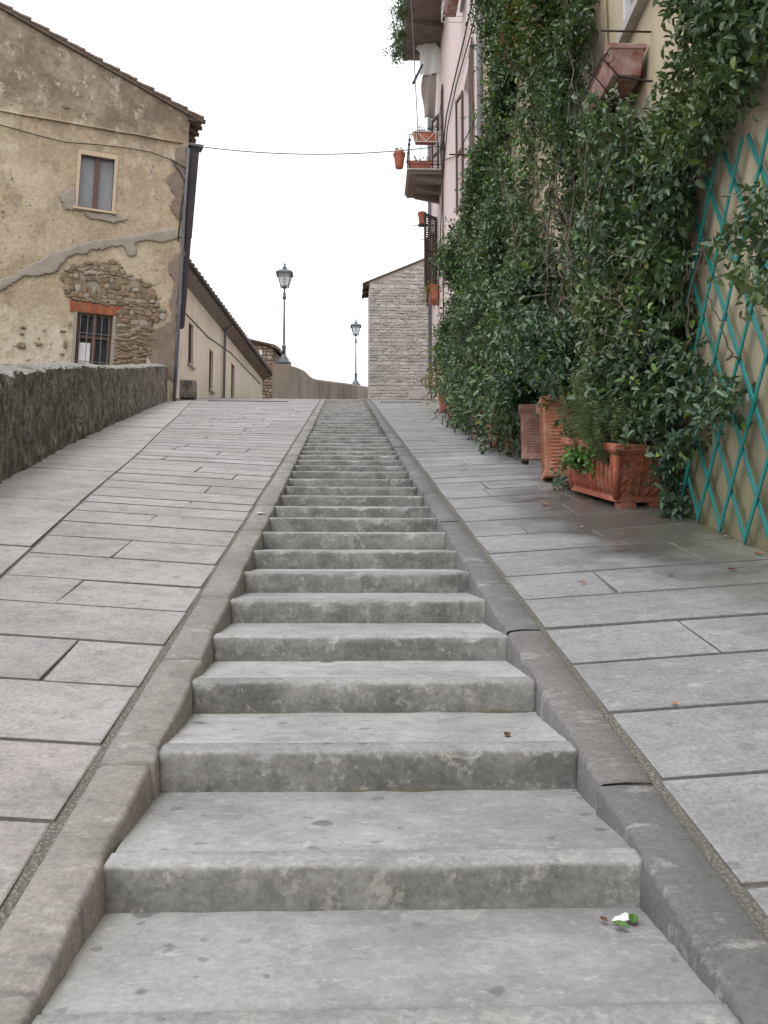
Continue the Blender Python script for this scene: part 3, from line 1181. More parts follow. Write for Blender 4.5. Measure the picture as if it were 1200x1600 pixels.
# lower window: barred, brick flat arch
wf2 = window(house, hm, *w2, .16, 'wood_brown', .08, 1, (.55,), 'glass', 'dark_inside')
a, b, c, d = w2
cu = MB()
cu.hexa([hm(2.70, c, .142), hm(3.05, c, .142), hm(3.05, c, .14), hm(2.70, c, .14), hm(2.70, c + .75, .142), hm(3.05, c + .75, .142), hm(3.05, c + .75, .14), hm(2.70, c + .75, .14)])
cu.build('curtain', 'cloth_white', wf2)
for i_ in range(5):
    s = a + (b - a) * (i_ + .5) / 5
    MB().tube([hm(s, c - .02, .03), hm(s, d + .02, .03)], .014, 6).build('bar', 'pipe_grey', wf2)
for t in (.08, .62):
    z = c + (d - c) * t
    MB().tube([hm(a - .03, z, .045), hm(b + .03, z, .045)], .012, 6).build('bar', 'pipe_grey', wf2)
for (p, q) in ((a - .10, a - .004), (b + .004, b + .10)):
    jm = MB()
    jm.hexa([hm(p, c, .0), hm(q, c, .0), hm(q, c, -.03), hm(p, c, -.03), hm(p, d, 0), hm(q, d, 0), hm(q, d, -.03), hm(p, d, -.03)])
    jm.build('jamb', 'cement', wf2)
nb = 21
for i_ in range(nb):
    s = a - .20 + (b - a + .40) * i_ / (nb - 1)
    lean = (i_ - nb / 2) * .004
    mb = MB()
    z0b, z1b = d + .005, d + .30 + rnd.uniform(-.03, .04)
    hwid = .026
    mb.hexa([hm(s - hwid, z0b, .0), hm(s + hwid, z0b, .0), hm(s + hwid, z0b, -.045), hm(s - hwid, z0b, -.045),
             hm(s - hwid + lean, z1b, 0), hm(s + hwid + lean, z1b, 0), hm(s + hwid + lean, z1b, -.04), hm(s - hwid + lean, z1b, -.04)])
    mb.build('brick', 'brick', hw)


def inpoly(p, poly):
    x, y = p
    c = False
    for (x0, y0), (x1, y1) in zip(poly, poly[1:] + poly[:1]):
        if (y0 > y) != (y1 > y) and x < (x1 - x0) * (y - y0) / (y1 - y0) + x0:
            c = not c
    return c


def wall_patch(name, poly, mat, proud, parent, cell=.09, seed=0.0, rough=.06):
    """an uneven skin of mortar standing a few millimetres proud of the plaster"""
    xs_ = [p[0] for p in poly]
    zs_ = [p[1] for p in poly]
    x0, x1, z0, z1 = min(xs_) - .1, max(xs_) + .1, min(zs_) - .1, max(zs_) + .1
    nx, nz_ = int((x1 - x0) / cell) + 1, int((z1 - z0) / cell) + 1
    mb = MB()
    idx = {}

    def vid(i_, j_):
        if (i_, j_) not in idx:
            s, z = x0 + i_ * cell, z0 + j_ * cell
            s += cell * .4 * nz3(s, z, 0, 9, seed)
            z += cell * .4 * nz3(s, z, 5, 9, seed)
            idx[(i_, j_)] = len(mb.v)
            mb.v.append(hm(s, z, -proud - .012 * nz3(s, z, 1, 3, seed) - .034))
        return idx[(i_, j_)]
    for i_ in range(nx):
        for j_ in range(nz_):
            s, z = x0 + (i_ + .5) * cell, z0 + (j_ + .5) * cell
            s2 = s + rough * nz3(s, z, 2, 3, seed) + rough * .7 * nz3(s, z, 2, 9, seed)
            z2 = z + rough * nz3(s, z, 7, 3, seed) + rough * .7 * nz3(s, z, 7, 9, seed)
            if inpoly((s2, z2), poly):
                mb.f.append((vid(i_, j_), vid(i_ + 1, j_), vid(i_ + 1, j_ + 1), vid(i_, j_ + 1)))
    o = mb.build(name, mat, parent, True)
    so_ = o.modifiers.new('thick', 'SOLIDIFY')
    so_.thickness = .008
    so_.offset = 0
    return o


cem = [(8.5, 9.6), (7.0, 10.3), (5.36, 10.98), (4.64, 11.52), (3.72, 12.18), (2.57, 12.69), (1.58, 12.94), (.77, 13.23), (-.17, 13.45), (-.17, 13.15), (.55, 12.87), (1.27, 12.81), (1.3, 12.34), (1.56, 12.26), (1.77, 12.59), (2.56, 12.34), (3.33, 12.06), (3.89, 11.41), (4.73, 11.23), (5.35, 10.68), (7.0, 9.9), (8.5, 9.2)]
wall_patch('cement_patch', [(hs(s, z), z) for s, z in cem], 'cement', .004, hw, .05, 3)
dk = [(-.25, 12.8), (.33, 12.2), (.05, 11.6), (.22, 10.9), (.12, 10.35), (.7, 9.98), (.82, 9.45), (.9, 9.1), (.6, 8.6), (.0, 8.3), (-.05, 10.8)]
wall_patch('cement_patch', [(hs(s, z), z) for s, z in dk], 'cement_dark', .004, hw, .05, 9)
dk2 = [(-.3, 16.3), (.15, 16.2), (.1, 15.4), (.38, 15.0), (.1, 14.5), (.3, 14.1), (-.1, 13.7), (-.2, 15.0)]
wall_patch('cement_patch', [(hs(s, z), z) for s, z in dk2], 'cement_dark', .004, hw, .05, 14)
wsp = [(1.7, 13.6), (3.7, 13.55), (3.95, 13.95), (3.5, 14.3), (3.45, 13.8), (3.0, 13.35), (2.2, 13.3)]
wall_patch('cement_patch', [(s, z) for s, z in wsp], 'cement', .003, hw, .05, 19)
rub = [(3.6, 11.35), (3.17, 11.84), (2.55, 11.96), (1.86, 12.06), (1.55, 11.67), (1.04, 11.53), (.66, 11.15), (.55, 10.74), (.34, 10.44), (.71, 10.19), (.79, 9.45), (.98, 8.6), (1.90, 8.5), (1.88, 10.16), (1.72, 10.62), (3.3, 10.66), (3.43, 10.92)]
rub = [(hs(s, z), z) for s, z in rub]
wall_patch('rubble_bed', rub, 'rubble_bed', -.008, hw, .08, 5, .05)


def stone_mesh(kind):
    q = random.Random(kind * 13 + 5)
    k = 8
    vs, fs = [], []
    ang = [2 * math.pi * (i_ + q.uniform(-.25, .25)) / k for i_ in range(k)]
    sup = [1.0 / max(abs(math.cos(t)) ** 3 + abs(math.sin(t)) ** 3, .2) ** (1 / 3) for t in ang]
    rad = [.5 * s_ * q.uniform(.86, 1.04) for s_ in sup]
    for sc, dp in ((1.0, -.02), (.96, .55), (.66, 1.0)):
        for t, r_ in zip(ang, rad):
            vs.append((r_ * math.cos(t) * sc, -dp + q.uniform(-.1, .1) * (dp > 0), r_ * math.sin(t) * sc))
    vs.append((0, -1.02, 0))
    for a_ in range(2):
        for i_ in range(k):
            j_ = (i_ + 1) % k
            fs.append((a_ * k + i_, a_ * k + j_, a_ * k + k + j_, a_ * k + k + i_))
    for i_ in range(k):
        fs.append((2 * k + i_, 2 * k + (i_ + 1) % k, 3 * k))
    me = bpy.data.meshes.new('stone')
    me.from_pydata(vs, [], fs)
    me.materials.append(M['rubble'])
    return me


stones = [stone_mesh(i_) for i_ in range(10)]
wall_rot = math.atan2(HD.y, HD.x)


def put_stone(s, z, w_, h_, proud, tilt=0.0):
    o = bpy.data.objects.new('stone', rnd.choice(stones))
    col.objects.link(o)
    o.location = hm(s, z, -.028)
    o.rotation_euler = (0, tilt, wall_rot)
    o.scale = (w_ * 1.04, proud, h_ * 1.04)
    return vparent(o, hw)


z = 8.55
while z < 12.1:
    hh = rnd.choice((.05, .07, .09, .12, .17, .2)) if z > 10 else rnd.choice((.05, .06, .08, .11))
    s = 0.4
    while s < 4.2:
        ww = rnd.choice((.09, .13, .18, .22, .3, .42)) * rnd.uniform(.85, 1.15)
        if inpoly((s + ww / 2, z + hh / 2), rub):
            put_stone(s + ww / 2, z + hh / 2 + rnd.uniform(-.03, .03), ww * rnd.uniform(.85, 1.15), hh * rnd.uniform(.75, 1.5), rnd.uniform(.012, .045), rnd.uniform(-.32, .32))
        s += ww * .97
    z += hh
for s, z, ww, hh in ((4.70, 9.06, .30, .20), (4.2, 9.16, .22, .13), (4.66, 9.62, .18, .10), (4.7, 9.42, .14, .09), (3.5, 9.62, .2, .08), (3.42, 9.2, .12, .25), (3.3, 9.9, .1, .16), (4.05, 9.6, .12, .08), (3.6, 16.9, .22, .16), (3.5, 8.9, .14, .1)):
    put_stone(hs(s, z), z, ww, hh, .045)
# street-corner pipes
MB().tube([hm(.02 - .02, 16.2, -.06), hm(.02, 14, -.06), hm(.0, 11, -.06), hm(.0, 7.5, -.06)], .055, 8).build('rain_pipe', 'pipe_blue', house, True)
du = MB()
for (za, zb, wa, wb) in ((13.2, 16.35, .20, .29), (10.2, 13.2, .12, .18)):
    du.hexa([hm(-.10 - wa, za, .4), hm(-.08, za, .4), hm(-.08, za, .05), hm(-.10 - wa, za, .05), hm(-.10 - wb, zb, .4), hm(-.08, zb, .4), hm(-.08, zb, .05), hm(-.10 - wb, zb, .05)])
du.build('flue_duct', 'dark_duct', house, bevel=.02)
cp = MB()
cp.box(Vector(hm(-.26, 16.40, .2)), (.5, .45, .08), wall_rot)
cp.build('flue_cap', 'pipe_blue', house)
mb = MB()
cab = [(8.0, 16.6), (5.52, 15.9), (4.5, 15.78), (3.62, 15.70), (2.6, 15.80), (1.64, 15.86), (.9, 15.85), (.2, 15.7), (-.24, 15.5)]
mb.tube([hm(hs(s, z), z, -.07) for s, z in cab], .018, 5)
mb.build('wall_cable', 'cable', house, True)
mb = MB()
mb.tube([hm(hs(s, z), z, -.07) for s, z in ((.3, 15.75), (-.05, 15.35), (-.25, 15.0), (-.1, 14.2), (-.02, 13.0))], .022, 5)
mb.tube([hm(hs(s, z), z, -.10) for s, z in ((-.25, 15.0), (-.45, 15.25), (-.62, 15.35))], .015, 5)
mb.build('wall_cable', 'cable', house, True)

# ------------------------------------------------------------------ second house on the left beyond the crest
E0 = Vector((-5.93, 37.0, 0))
ED = Vector((.0981, .9952, 0))
EN = Vector((.9952, -.0981, 0))


def h2(s, z, d=0.0):
    p = E0 + ED * s - EN * d
    return (p.x, p.y, z)


house2 = empty('row_house', (E0.x, E0.y, 8.7))
tag(house2, 'long low yellowed plaster house under a deep dark eave behind the old house', 'house')
wins = [(.05, .80, 10.15, 11.77), (3.45, 4.15, 9.90, 11.58), (7.75, 8.50, 10.4, 12.02)]
wall_panel('wall', h2, -2.5, 15.6, 6.0, 13.1, wins, 'house2', house2, None, .2, 1.0)
eb = MB()
eb.add([h2(15.6, 6), h2(15.6, 6, 8), h2(15.6, 15.4, 4), h2(15.6, 13.1)], [(0, 1, 2, 3)])
eb.build('end_wall', 'house2', house2)
for wv in wins:
    f = window(house2, h2, *wv, .16, 'wood_brown', .07, 1, ())
    a, b, c, d = wv
    sl = MB()
    sl.hexa([h2(a - .08, c - .08, .1), h2(b + .08, c - .08, .1), h2(b + .08, c - .08, -.1), h2(a - .08, c - .08, -.1), h2(a - .08, c, .1), h2(b + .08, c, .1), h2(b + .08, c - .01, -.1), h2(a - .08, c - .01, -.1)])
    sl.build('sill', 'stone_sill', f)
rf = MB()
rf.hexa([h2(-2.8, 13.28, -.45), h2(16.0, 13.28, -.45), h2(16.0, 15.6, 4.2), h2(-2.8, 15.6, 4.2), h2(-2.8, 13.37, -.48), h2(16.0, 13.37, -.48), h2(16.0, 15.78, 4.2), h2(-2.8, 15.78, 4.2)])
rf2 = rf.build('roof', 'tile', house2)
for j_ in range(40):
    s = -2.7 + j_ * .47
    MB().tube([h2(s, 13.40, -.5), h2(s, 14.6, 1.6), h2(s, 15.75, 4.1)], .10, 6).build('cover_tile', 'tile', rf2, True)
so2 = MB()
so2.hexa([h2(-2.8, 12.98, .0), h2(15.9, 12.98, .0), h2(15.9, 13.20, -.44), h2(-2.8, 13.20, -.44), h2(-2.8, 13.04, .0), h2(15.9, 13.04, 0), h2(15.9, 13.27, -.44), h2(-2.8, 13.27, -.44)])
so2.build('eave_soffit', 'soffit', house2)
MB().tube([h2(-2.8, 13.26, -.52), h2(16.0, 13.26, -.52)], .06, 8).build('gutter', 'dark_duct', house2, True)
MB().tube([h2(5.8, 13.2, -.48), h2(5.8, 12.9, -.12), h2(5.75, 8.5, -.10)], .06, 7).build('rain_pipe', 'pipe_grey', house2, True)
MB().tube([h2(-1, 11.9, -.02), h2(3, 11.95, -.03), h2(7.5, 12.4, -.02), h2(15, 12.6, -.02)], .02, 5).build('wall_cable', 'cable', house2, True)
# block at the foot of the wall
mb = MB()
mb.box((-5.35, 33.6, H(-5.3, 33.6) + .3), (.55, .7, .62), .1)
o = mb.build('stone_block', 'low_wall', bevel=.04)
tag(o, 'squat dark stone block on the ramp beside the old house corner', 'block')


# ------------------------------------------------------------------ rubble-faced buildings far off
def courses(name, mp, s0, s1, z0, z1, topf, mat, parent, hr, wr, proud, holes=()):
    q = random.Random(len(name) * 7 + int(z1 * 10))
    mb = MB()
    z = z0
    while z < z1:
        hh = q.uniform(*hr)
        s = s0 + q.uniform(-wr[0], 0)
        while s < s1:
            ww = q.uniform(*wr)
            a, b = max(s, s0) + .012, min(s + ww, s1) - .012
            if b - a > .05 and z + hh < min(topf(a), topf(b)):
                jz = q.uniform(-.02, .02)
                pr = q.uniform(.4, 1.0) * proud
                i0 = q.uniform(.01, .03)
                zb, zt = z + .012 + jz, z + hh - .010 + jz + q.uniform(-.02, .01)
                mb.hexa([mp(a, zb, .02), mp(b, zb + q.uniform(-.015, .015), .02), mp(b - i0, zb + .012, -pr), mp(a + i0, zb + .012, -pr),
                         mp(a + q.uniform(0, .02), zt, .02), mp(b - q.uniform(0, .02), zt, .02), mp(b - i0 * 1.6, zt - .016, -pr), mp(a + i0 * 1.5, zt - .014, -pr)])
            s += ww
        z += hh
    o = mb.build(name, mat, parent)
    tag(o, kind='stuff')
    return o


def fm(s, z, d=0.0):
    return (1.28 + s, 52.0 + d, z)


far = empty('stone_house', (3.5, 52.0, 11.0))
tag(far, 'tall pale rubble-stone gable house at the top of the stairs', 'house')
ft = lambda s: 18.22 + .425 * s if s < 5 else 18.22 + .425 * 5 - .425 * (s - 5)
wall_panel('wall', fm, 0, 10, 9.5, 21, [], 'far_mortar', far, ft, .2, 1.0)
sd = MB()
sd.add([fm(0, 9.5), fm(0, 9.5, 2.4), fm(0, 18.2, 2.4), fm(0, 18.2)], [(0, 1, 2, 3)])
sd.build('side_wall', 'far_mortar', far)
sd = MB()
sd.add([fm(10, 9.5), fm(10, 9.5, 2.4), fm(10, 18.2, 2.4), fm(10, 18.2)], [(0, 1, 2, 3)])
sd.build('side_wall', 'far_mortar', far)
courses('stone_courses', fm, 0, 10, 9.6, 20.5, lambda s: ft(s) - .05, 'far_stone', far, (.10, .25), (.16, .55), .06)
rf = MB()
for sa, sb in ((-.34, 5), (5, 10.4)):
    za, zb = 18.22 + .425 * (sa if sa < 5 else 10 - sa), 18.22 + .425 * (sb if sb <= 5 else 10 - sb)
    rf.hexa([fm(sa, za, -.12), fm(sb, zb, -.12), fm(sb, zb, 2.6), fm(sa, za, 2.6), fm(sa, za + .05, -.16), fm(sb, zb + .05, -.16), fm(sb, zb + .05, 2.6), fm(sa, za + .05, 2.6)])
rf.build('roof', 'tile', far)
ev = MB()
for i_ in range(3):
    ev.hexa([fm(-.36, 17.98, i_ - .05), fm(0, 18.0, i_ - .05), fm(0, 18.0, i_ + .1), fm(-.36, 17.98, i_ + .1), fm(-.36, 18.09, i_ - .05), fm(0, 18.2, i_ - .05), fm(0, 18.2, i_ + .1), fm(-.36, 18.09, i_ + .1)])
ev.build('rafter_end', 'wood_dark', far)


def rm(s, z, d=0.0):
    return (-6.6 + s, 54.5 + d - s * .05, z)


ruin = empty('rubble_house', (-5, 54.5, 11))
tag(ruin, 'small brown rubble house end behind the row house eave, beside the tall lamp', 'house')
rt = lambda s: 15.85 - .24 * s
wall_panel('wall', rm, 0, 2.65, 9.5, 17, [], 'rubble_bed', ruin, rt, .2, .7)
courses('stone_courses', rm, 0, 2.65, 11, 17, lambda s: rt(s) - .02, 'ruin_stone', ruin, (.10, .22), (.15, .42), .06)
rf = MB()
rf.hexa([rm(-.2, 15.9, -.2), rm(2.75, 15.2, -.2), rm(2.75, 15.2, 5), rm(-.2, 15.9, 5), rm(-.2, 16.0, -.25), rm(2.75, 15.3, -.25), rm(2.75, 15.3, 5), rm(-.2, 16.0, 5)])
rf.build('roof', 'tile', ruin)
mb = MB()
mb.hexa([rm(2.65, 9.5, .1), rm(3.15, 9.5, .1), rm(3.15, 9.5, 5), rm(2.65, 9.5, 5), rm(2.65, 15.1, .1), rm(3.15, 14.5, .1), rm(3.15, 14.5, 5), rm(2.65, 15.1, 5)])
mb.build('side_wall', 'soffit', ruin)
mb = MB()
for t in range(7):
    x = 2.62 + .12 * t
    mb.tube([rm(x, 15.22 - .02 * t * t, -.22), rm(x, 15.22 - .02 * t * t, 4)], .10, 6)
mb.build('eave_tile', 'tile', ruin, True)
MB().tube([rm(1.95, 15.0, -.12), rm(1.95, 13.2, -.12)], .07, 7).build('rain_pipe', 'white_paint', ruin, True)

# ------------------------------------------------------------------ parapet and street lamps
PX = lambda y: -2.22 + .162 * (y - 39.5)
PT = [(39.5, 10.66), (41.3, 10.98), (42.6, 11.16), (43.8, 11.18), (45.2, 11.36), (48, 11.92), (54, 13.12), (66, 15.46), (72, 16.4)]
mb = MB()
ysn = [39.5 + i_ * .5 for i_ in range(60)]
for y in ysn:
    x = PX(y)
    zt = pl(PT, y)
    zb = base_z(y) - .4
    wob = .02 * nz3(x, y, 0, 1.5)
    mb.v += [(x - .68, y, zb), (x - .68, y, zt - .02), (x - .58, y, zt + .04), (x - .1, y, zt + .04), (x + wob, y, zt - .03), (x + wob, y, zb)]
for a in range(len(ysn) - 1):
    for q in range(5):
        b0 = a * 6 + q
        mb.f.append((b0, b0 + 1, b0 + 7, b0 + 6))
mb.f.append(tuple(range(6)))
par = mb.build('parapet_wall', 'parapet')
tag(par, 'brown stained parapet wall with curved top carrying the two street lamps', 'wall')
cap = MB()
cap.hexa([(-2.93, 39.42, 8), (-2.20, 39.42, 8), (-2.20, 40.2, 8), (-2.93, 40.2, 8), (-2.93, 39.42, 10.70), (-2.20, 39.42, 10.70), (-2.20, 40.2, 10.82), (-2.93, 40.2, 10.82)])
cap.build('end_block', 'parapet', par, bevel=.03)


def lamp(loc, h, label):
    r = empty('street_lamp', loc)
    tag(r, label, 'street lamp', 'street lamps on the parapet')
    c = (0, 0, 0)
    k = h / 4.1

    def P(pr):
        return [(a * k, b * k) for a, b in pr]
    MB().lathe(c, P([(.30, -.12), (.30, .03), (.22, .06), (.20, .16), (.12, .26), (.095, .34)]), 14).build('base', 'lamp_metal', r, True, False)
    MB().lathe(c, P([(.075, .32), (.075, .62), (.095, .64), (.095, .70), (.055, .74), (.048, 1.25), (.036, 2.72)]), 12).build('post', 'lamp_metal', r, True, False)
    MB().lathe(c, P([(.04, 2.66), (.075, 2.70), (.085, 2.76), (.05, 2.84), (.06, 2.90), (.035, 3.0), (.035, 3.10), (.10, 3.17), (.11, 3.20)]), 12).build('collar', 'lamp_metal', r, True, False)
    b, t = .155 * k, .285 * k
    z0, z1 = 3.20 * k, 3.74 * k
    fr = MB()
    for sx in (-1, 1):
        for sy in (-1, 1):
            fr.tube([(sx * b, sy * b, z0), (sx * t, sy * t, z1)], .018 * k, 5)
    for q, z in ((b, z0), (t, z1)):
        for sx, sy, ex, ey in ((-1, -1, 1, -1), (1, -1, 1, 1), (1, 1, -1, 1), (-1, 1, -1, -1)):
            fr.tube([(sx * q, sy * q, z), (ex * q, ey * q, z)], .018 * k, 5)
    fo = fr.build('lantern_frame', 'lamp_metal', r, False, False)
    for sx, sy, ex, ey in ((-1, -1, 1, -1), (1, -1, 1, 1), (1, 1, -1, 1), (-1, 1, -1, -1)):
        g = MB()
        i_ = .94
        vs = [(sx * b * i_, sy * b * i_, z0 + .01), (ex * b * i_, ey * b * i_, z0 + .01), (ex * t * i_, ey * t * i_, z1 - .01), (sx * t * i_, sy * t * i_, z1 - .01)]
        ins = [(x * .97, y * .97, z) for x, y, z in vs]
        g.hexa(vs + ins)
        o = link('pane', g.mesh('pane'), M['lantern_glass'], fo)
    MB().lathe(c, P([(.05, 3.22), (.05, 3.30), (.075, 3.36), (.085, 3.48), (.06, 3.58)]), 10).build('bulb', 'white_paint', r, True, False)
    q2 = math.sqrt(2)
    MB().lathe(c, P([(.335 * q2, 3.72), (.35 * q2, 3.745), (.2 * q2, 3.87), (.11 * q2, 3.91)]), 4, math.pi / 4).build('lantern_roof', 'lamp_metal', r, False, False)
    MB().lathe(c, P([(.11, 3.89), (.12, 3.95), (.07, 3.98), (.10, 4.02), (.05, 4.06), (.035, 4.10), (.05, 4.14), (.02, 4.2), (.004, 4.24)]), 10).build('finial', 'lamp_metal', r, True, False)
    return r


lamp((-2.50, 39.85, 10.86), 4.05, 'taller nearer street lamp with glass lantern on the parapet end block')
lamp((.69, 61.0, 14.6), 4.05, 'smaller distant street lamp with glass lantern left of the stone house')


# ------------------------------------------------------------------ right-hand buildings
def wm(s, z, d=0.0):
    """s = y along the street, d metres into the wall"""
    return (WX(s) + d, s, z)


cream = empty('cream_building', (WX(10), 10, 2.4))
tag(cream, 'cream plastered building with vines, window and teal trellis on its street wall', 'building')
cw = (7.75, 9.25, 6.80, 8.7)
wall_panel('wall', wm, -9, 20.4, -4, 17.5, [cw], 'cream', cream, None, .06, 1.0)
mb = MB()
mb.add([wm(-9, -4), wm(-9, -4, 9), wm(-9, 17.5, 9), wm(-9, 17.5)], [(0, 1, 2, 3)])
mb.add([wm(-9, 17.5), wm(20.4, 17.5), wm(20.4, 17.5, 9), wm(-9, 17.5, 9)], [(0, 1, 2, 3)])
mb.add([wm(20.4, -4), wm(20.4, -4, 9), wm(20.4, 17.5, 9), wm(20.4, 17.5)], [(0, 1, 2, 3)])
mb.build('side_wall', 'cream', cream)
f = window(cream, wm, *cw, .055, 'white_paint', .07, 1, (.5,))
sl = MB()
sl.hexa([wm(7.6, 6.70, .1), wm(9.4, 6.70, .1), wm(9.4, 6.70, -.10), wm(7.6, 6.70, -.10), wm(7.6, 6.80, .1), wm(9.4, 6.80, .1), wm(9.4, 6.79, -.10), wm(7.6, 6.79, -.10)])
sl.build('sill', 'stone_sill', f)
MB().tube([wm(9.9, 14, -.03), wm(9.9, 9, -.03), wm(9.85, 6.2, -.03)], .018, 6).build('conduit', 'cream', cream, True)

pink = empty('pink_building', (WX(28), 28, 6.8))
tag(pink, 'tall pink plastered building with balconies and brown shutters up the right side', 'building')
pw = [(22.9, 24.5, 11.3, 14.4), (33.7, 35.0, 11.95, 14.6), (31.3, 32.7, 15.15, 17.9), (29.6, 31.0, 20.2, 22.8), (23.2, 24.6, 16.7, 19.0), (33.9, 34.7, 9.5, 10.6)]
wall_panel('wall', wm, 20.4, 38.5, 3, 27, pw, 'pink', pink, None, .25, 1.5)
mb = MB()
for s in (20.4, 38.5):
    mb.add([wm(s, 3), wm(s, 3, 10), wm(s, 27, 10), wm(s, 27)], [(0, 1, 2, 3)])
mb.add([wm(20.4, 27), wm(38.5, 27), wm(38.5, 27, 10), wm(20.4, 27, 10)], [(0, 1, 2, 3)])
mb.build('side_wall', 'pink', pink)
for k_, wv in enumerate(pw):
    f = window(pink, wm, *wv, .16, 'white_paint' if k_ in (0, 2, 3) else 'wood_brown', .08, 1, (.5,))
    a, b, c, d = wv
    sl = MB()
    sl.hexa([wm(a - .1, c - .10, .1), wm(b + .1, c - .10, .1), wm(b + .1, c - .10, -.08), wm(a - .1, c - .10, -.08), wm(a - .1, c, .1), wm(b + .1, c, .1), wm(b + .1, c - .01, -.08), wm(a - .1, c - .01, -.08)])
    sl.build('sill', 'stone_sill', f)


def shutter(root, hinge, c, d, width, ang, mat, lvr=True):
    """louvred leaf hinged on the wall at s=hinge, opened by ang from the wall"""
    sg = 1 if width > 0 else -1
    wd = abs(width)
    base = Vector(wm(hinge, 0, -.03))
    u = Vector((-math.sin(ang), sg * math.cos(ang), 0))
    nrm = Vector((u.y, -u.x, 0))
    mb = MB()

    def bar(p, q, z0, z1, t=.022):
        v = [base + u * p - nrm * t, base + u * q - nrm * t, base + u * q + nrm * t, base + u * p + nrm * t]
        mb.hexa([(a.x, a.y, z0) for a in v] + [(a.x, a.y, z1) for a in v])
    bar(0, .07, c, d)
    bar(wd - .07, wd, c, d)
    for z in (c, (c + d) / 2 - .04, d - .1):
        bar(.07, wd - .07, z, z + .09, .020)
    o = mb.build('shutter', mat, root)
    lv = MB()
    mb, z = lv, c + .11
    nl = int((d - c) / .085)
    for i_ in range(nl):
        z = c + .1 + (d - c - .2) * i_ / nl
        v = [base + u * .07 - nrm * .016, base + u * (wd - .07) - nrm * .016, base + u * (wd - .07) + nrm * .012, base + u * .07 + nrm * .012]
        lv.hexa([(v[0].x, v[0].y, z), (v[1].x, v[1].y, z), (v[2].x, v[2].y, z + .05), (v[3].x, v[3].y, z + .05)] +
                [(v[0].x, v[0].y, z + .02), (v[1].x, v[1].y, z + .02), (v[2].x, v[2].y, z + .07), (v[3].x, v[3].y, z + .07)])
    lv.build('louvre', mat, o)
    return o


shutter(pink, 33.65, 12.0, 14.6, -.62, R(48), 'wood_dark')
shutter(pink, 35.05, 12.0, 14.6, .62, R(20), 'wood_dark')
shutter(pink, 22.85, 11.35, 14.4, -.75, R(3), 'wood_brown')
shutter(pink, 24.55, 11.35, 14.4, .6, R(10), 'wood_brown')
shutter(pink, 32.75, 15.2, 17.9, .5, R(20), 'wood_dark')
shutter(pink, 31.25, 15.2, 17.9, -.5, R(3), 'wood_dark')
MB().tube([wm(20.15, 16.5, -.11), wm(20.15, 12, -.11), wm(20.3, 4.9, -.11)], .075, 8).build('rain_pipe', 'pipe_grey', pink, True)
mb = MB()
for z in (6.8, 9.3, 11.2, 13.0):
    mb.box(wm(20.17, z, -.07), (.16, .20, .05))
mb.build('pipe_bracket', 'pipe_grey', pink)
MB().tube([wm(36.2, 26, -.10), wm(36.2, 8.4, -.10)], .07, 8).build('rain_pipe', 'pipe_grey', pink, True)
# cables clipped to the pink wall
for pts, r_ in (([(20.8, 15.6), (21.9, 15.2), (23.6, 15.35), (25.2, 15.57), (27.2, 15.85), (29.2, 16.05), (30.4, 15.63), (30.6, 14.2), (30.7, 9)], .022),
                ([(20.8, 14.4), (23, 14.75), (26, 15.3), (28.8, 15.5), (30.2, 14.9), (31.6, 13.4), (32.9, 11.2)], .018),
                ([(21, 12.0), (26, 13.3), (30.4, 15.2)], .014)):
    MB().tube([wm(s, z, -.05) for s, z in pts], r_, 5).build('wall_cable', 'cable', pink, True)
mb = MB()
mb.tube([wm(30.5, 16.2, -.06), wm(30.45, 15.5, -.06)], [.03, .11], 8)
mb.tube([wm(30.45, 15.5, -.06), wm(30.55, 14.7, -.06)], [.11, .02], 8)
mb.build('cable_junction', 'wood_dark', pink, True)
MB().tube([wm(23.2, 12.05, -.02), wm(23.2, 12.05, -.5)], .02, 6).build('iron_bracket', 'iron', pink, True)

# doorstep at the far right
mb = MB()
mb.box((2.72, 36.1, base_z(36.1) + .12), (.78, .7, .34), .02)
o = mb.build('doorstep', 'stone_sill', bevel=.03)
tag(o, 'pale stone doorstep at the top right by the pink building', 'doorstep')


# ------------------------------------------------------------------ leaves
def leaf_mesh(name, base, axis, side, ln, wd, mat, parent=None, fold=.25, curl=.12, keep=True):
    """base/axis/side (N,3) arrays; two quads per leaf, ovate, folded along the midrib"""
    N = len(base)
    nrm = np.cross(axis, side)
    ln = np.asarray(ln)[:, None]
    wd = np.asarray(wd)[:, None]
    V = np.empty((N, 6, 3))
    V[:, 0] = base
    V[:, 1] = base + axis * ln * .30 + side * wd * .46 + nrm * wd * fold
    V[:, 2] = base + axis * ln * .68 + side * wd * .40 + nrm * (wd * fold - ln * curl * .4)
    V[:, 3] = base + axis * ln - nrm * ln * curl
    V[:, 4] = base + axis * ln * .68 - side * wd * .40 + nrm * (wd * fold - ln * curl * .4)
    V[:, 5] = base + axis * ln * .30 - side * wd * .46 + nrm * wd * fold
    V = V.reshape(-1, 3)
    off = (np.arange(N) * 6)[:, None]
    F = np.concatenate([off + np.array([0, 1, 2, 3]), off + np.array([0, 3, 4, 5])], axis=1).reshape(-1, 4)
    me = bpy.data.meshes.new(name)
    me.vertices.add(len(V))
    me.vertices.foreach_set('co', V.astype(np.float32).ravel())
    me.loops.add(F.size)
    me.loops.foreach_set('vertex_index', F.astype(np.int32).ravel())
    me.polygons.add(len(F))
    me.polygons.foreach_set('loop_start', (np.arange(len(F)) * 4).astype(np.int32))
    me.update(calc_edges=True)
    me.materials.append(M[mat])
    o = bpy.data.objects.new(name, me)
    col.objects.link(o)
    if parent is not None:
        vparent(o, parent)
    return tag(o, kind='stuff')


def unit(a):
    return a / np.maximum(np.linalg.norm(a, axis=-1, keepdims=True), 1e-9)


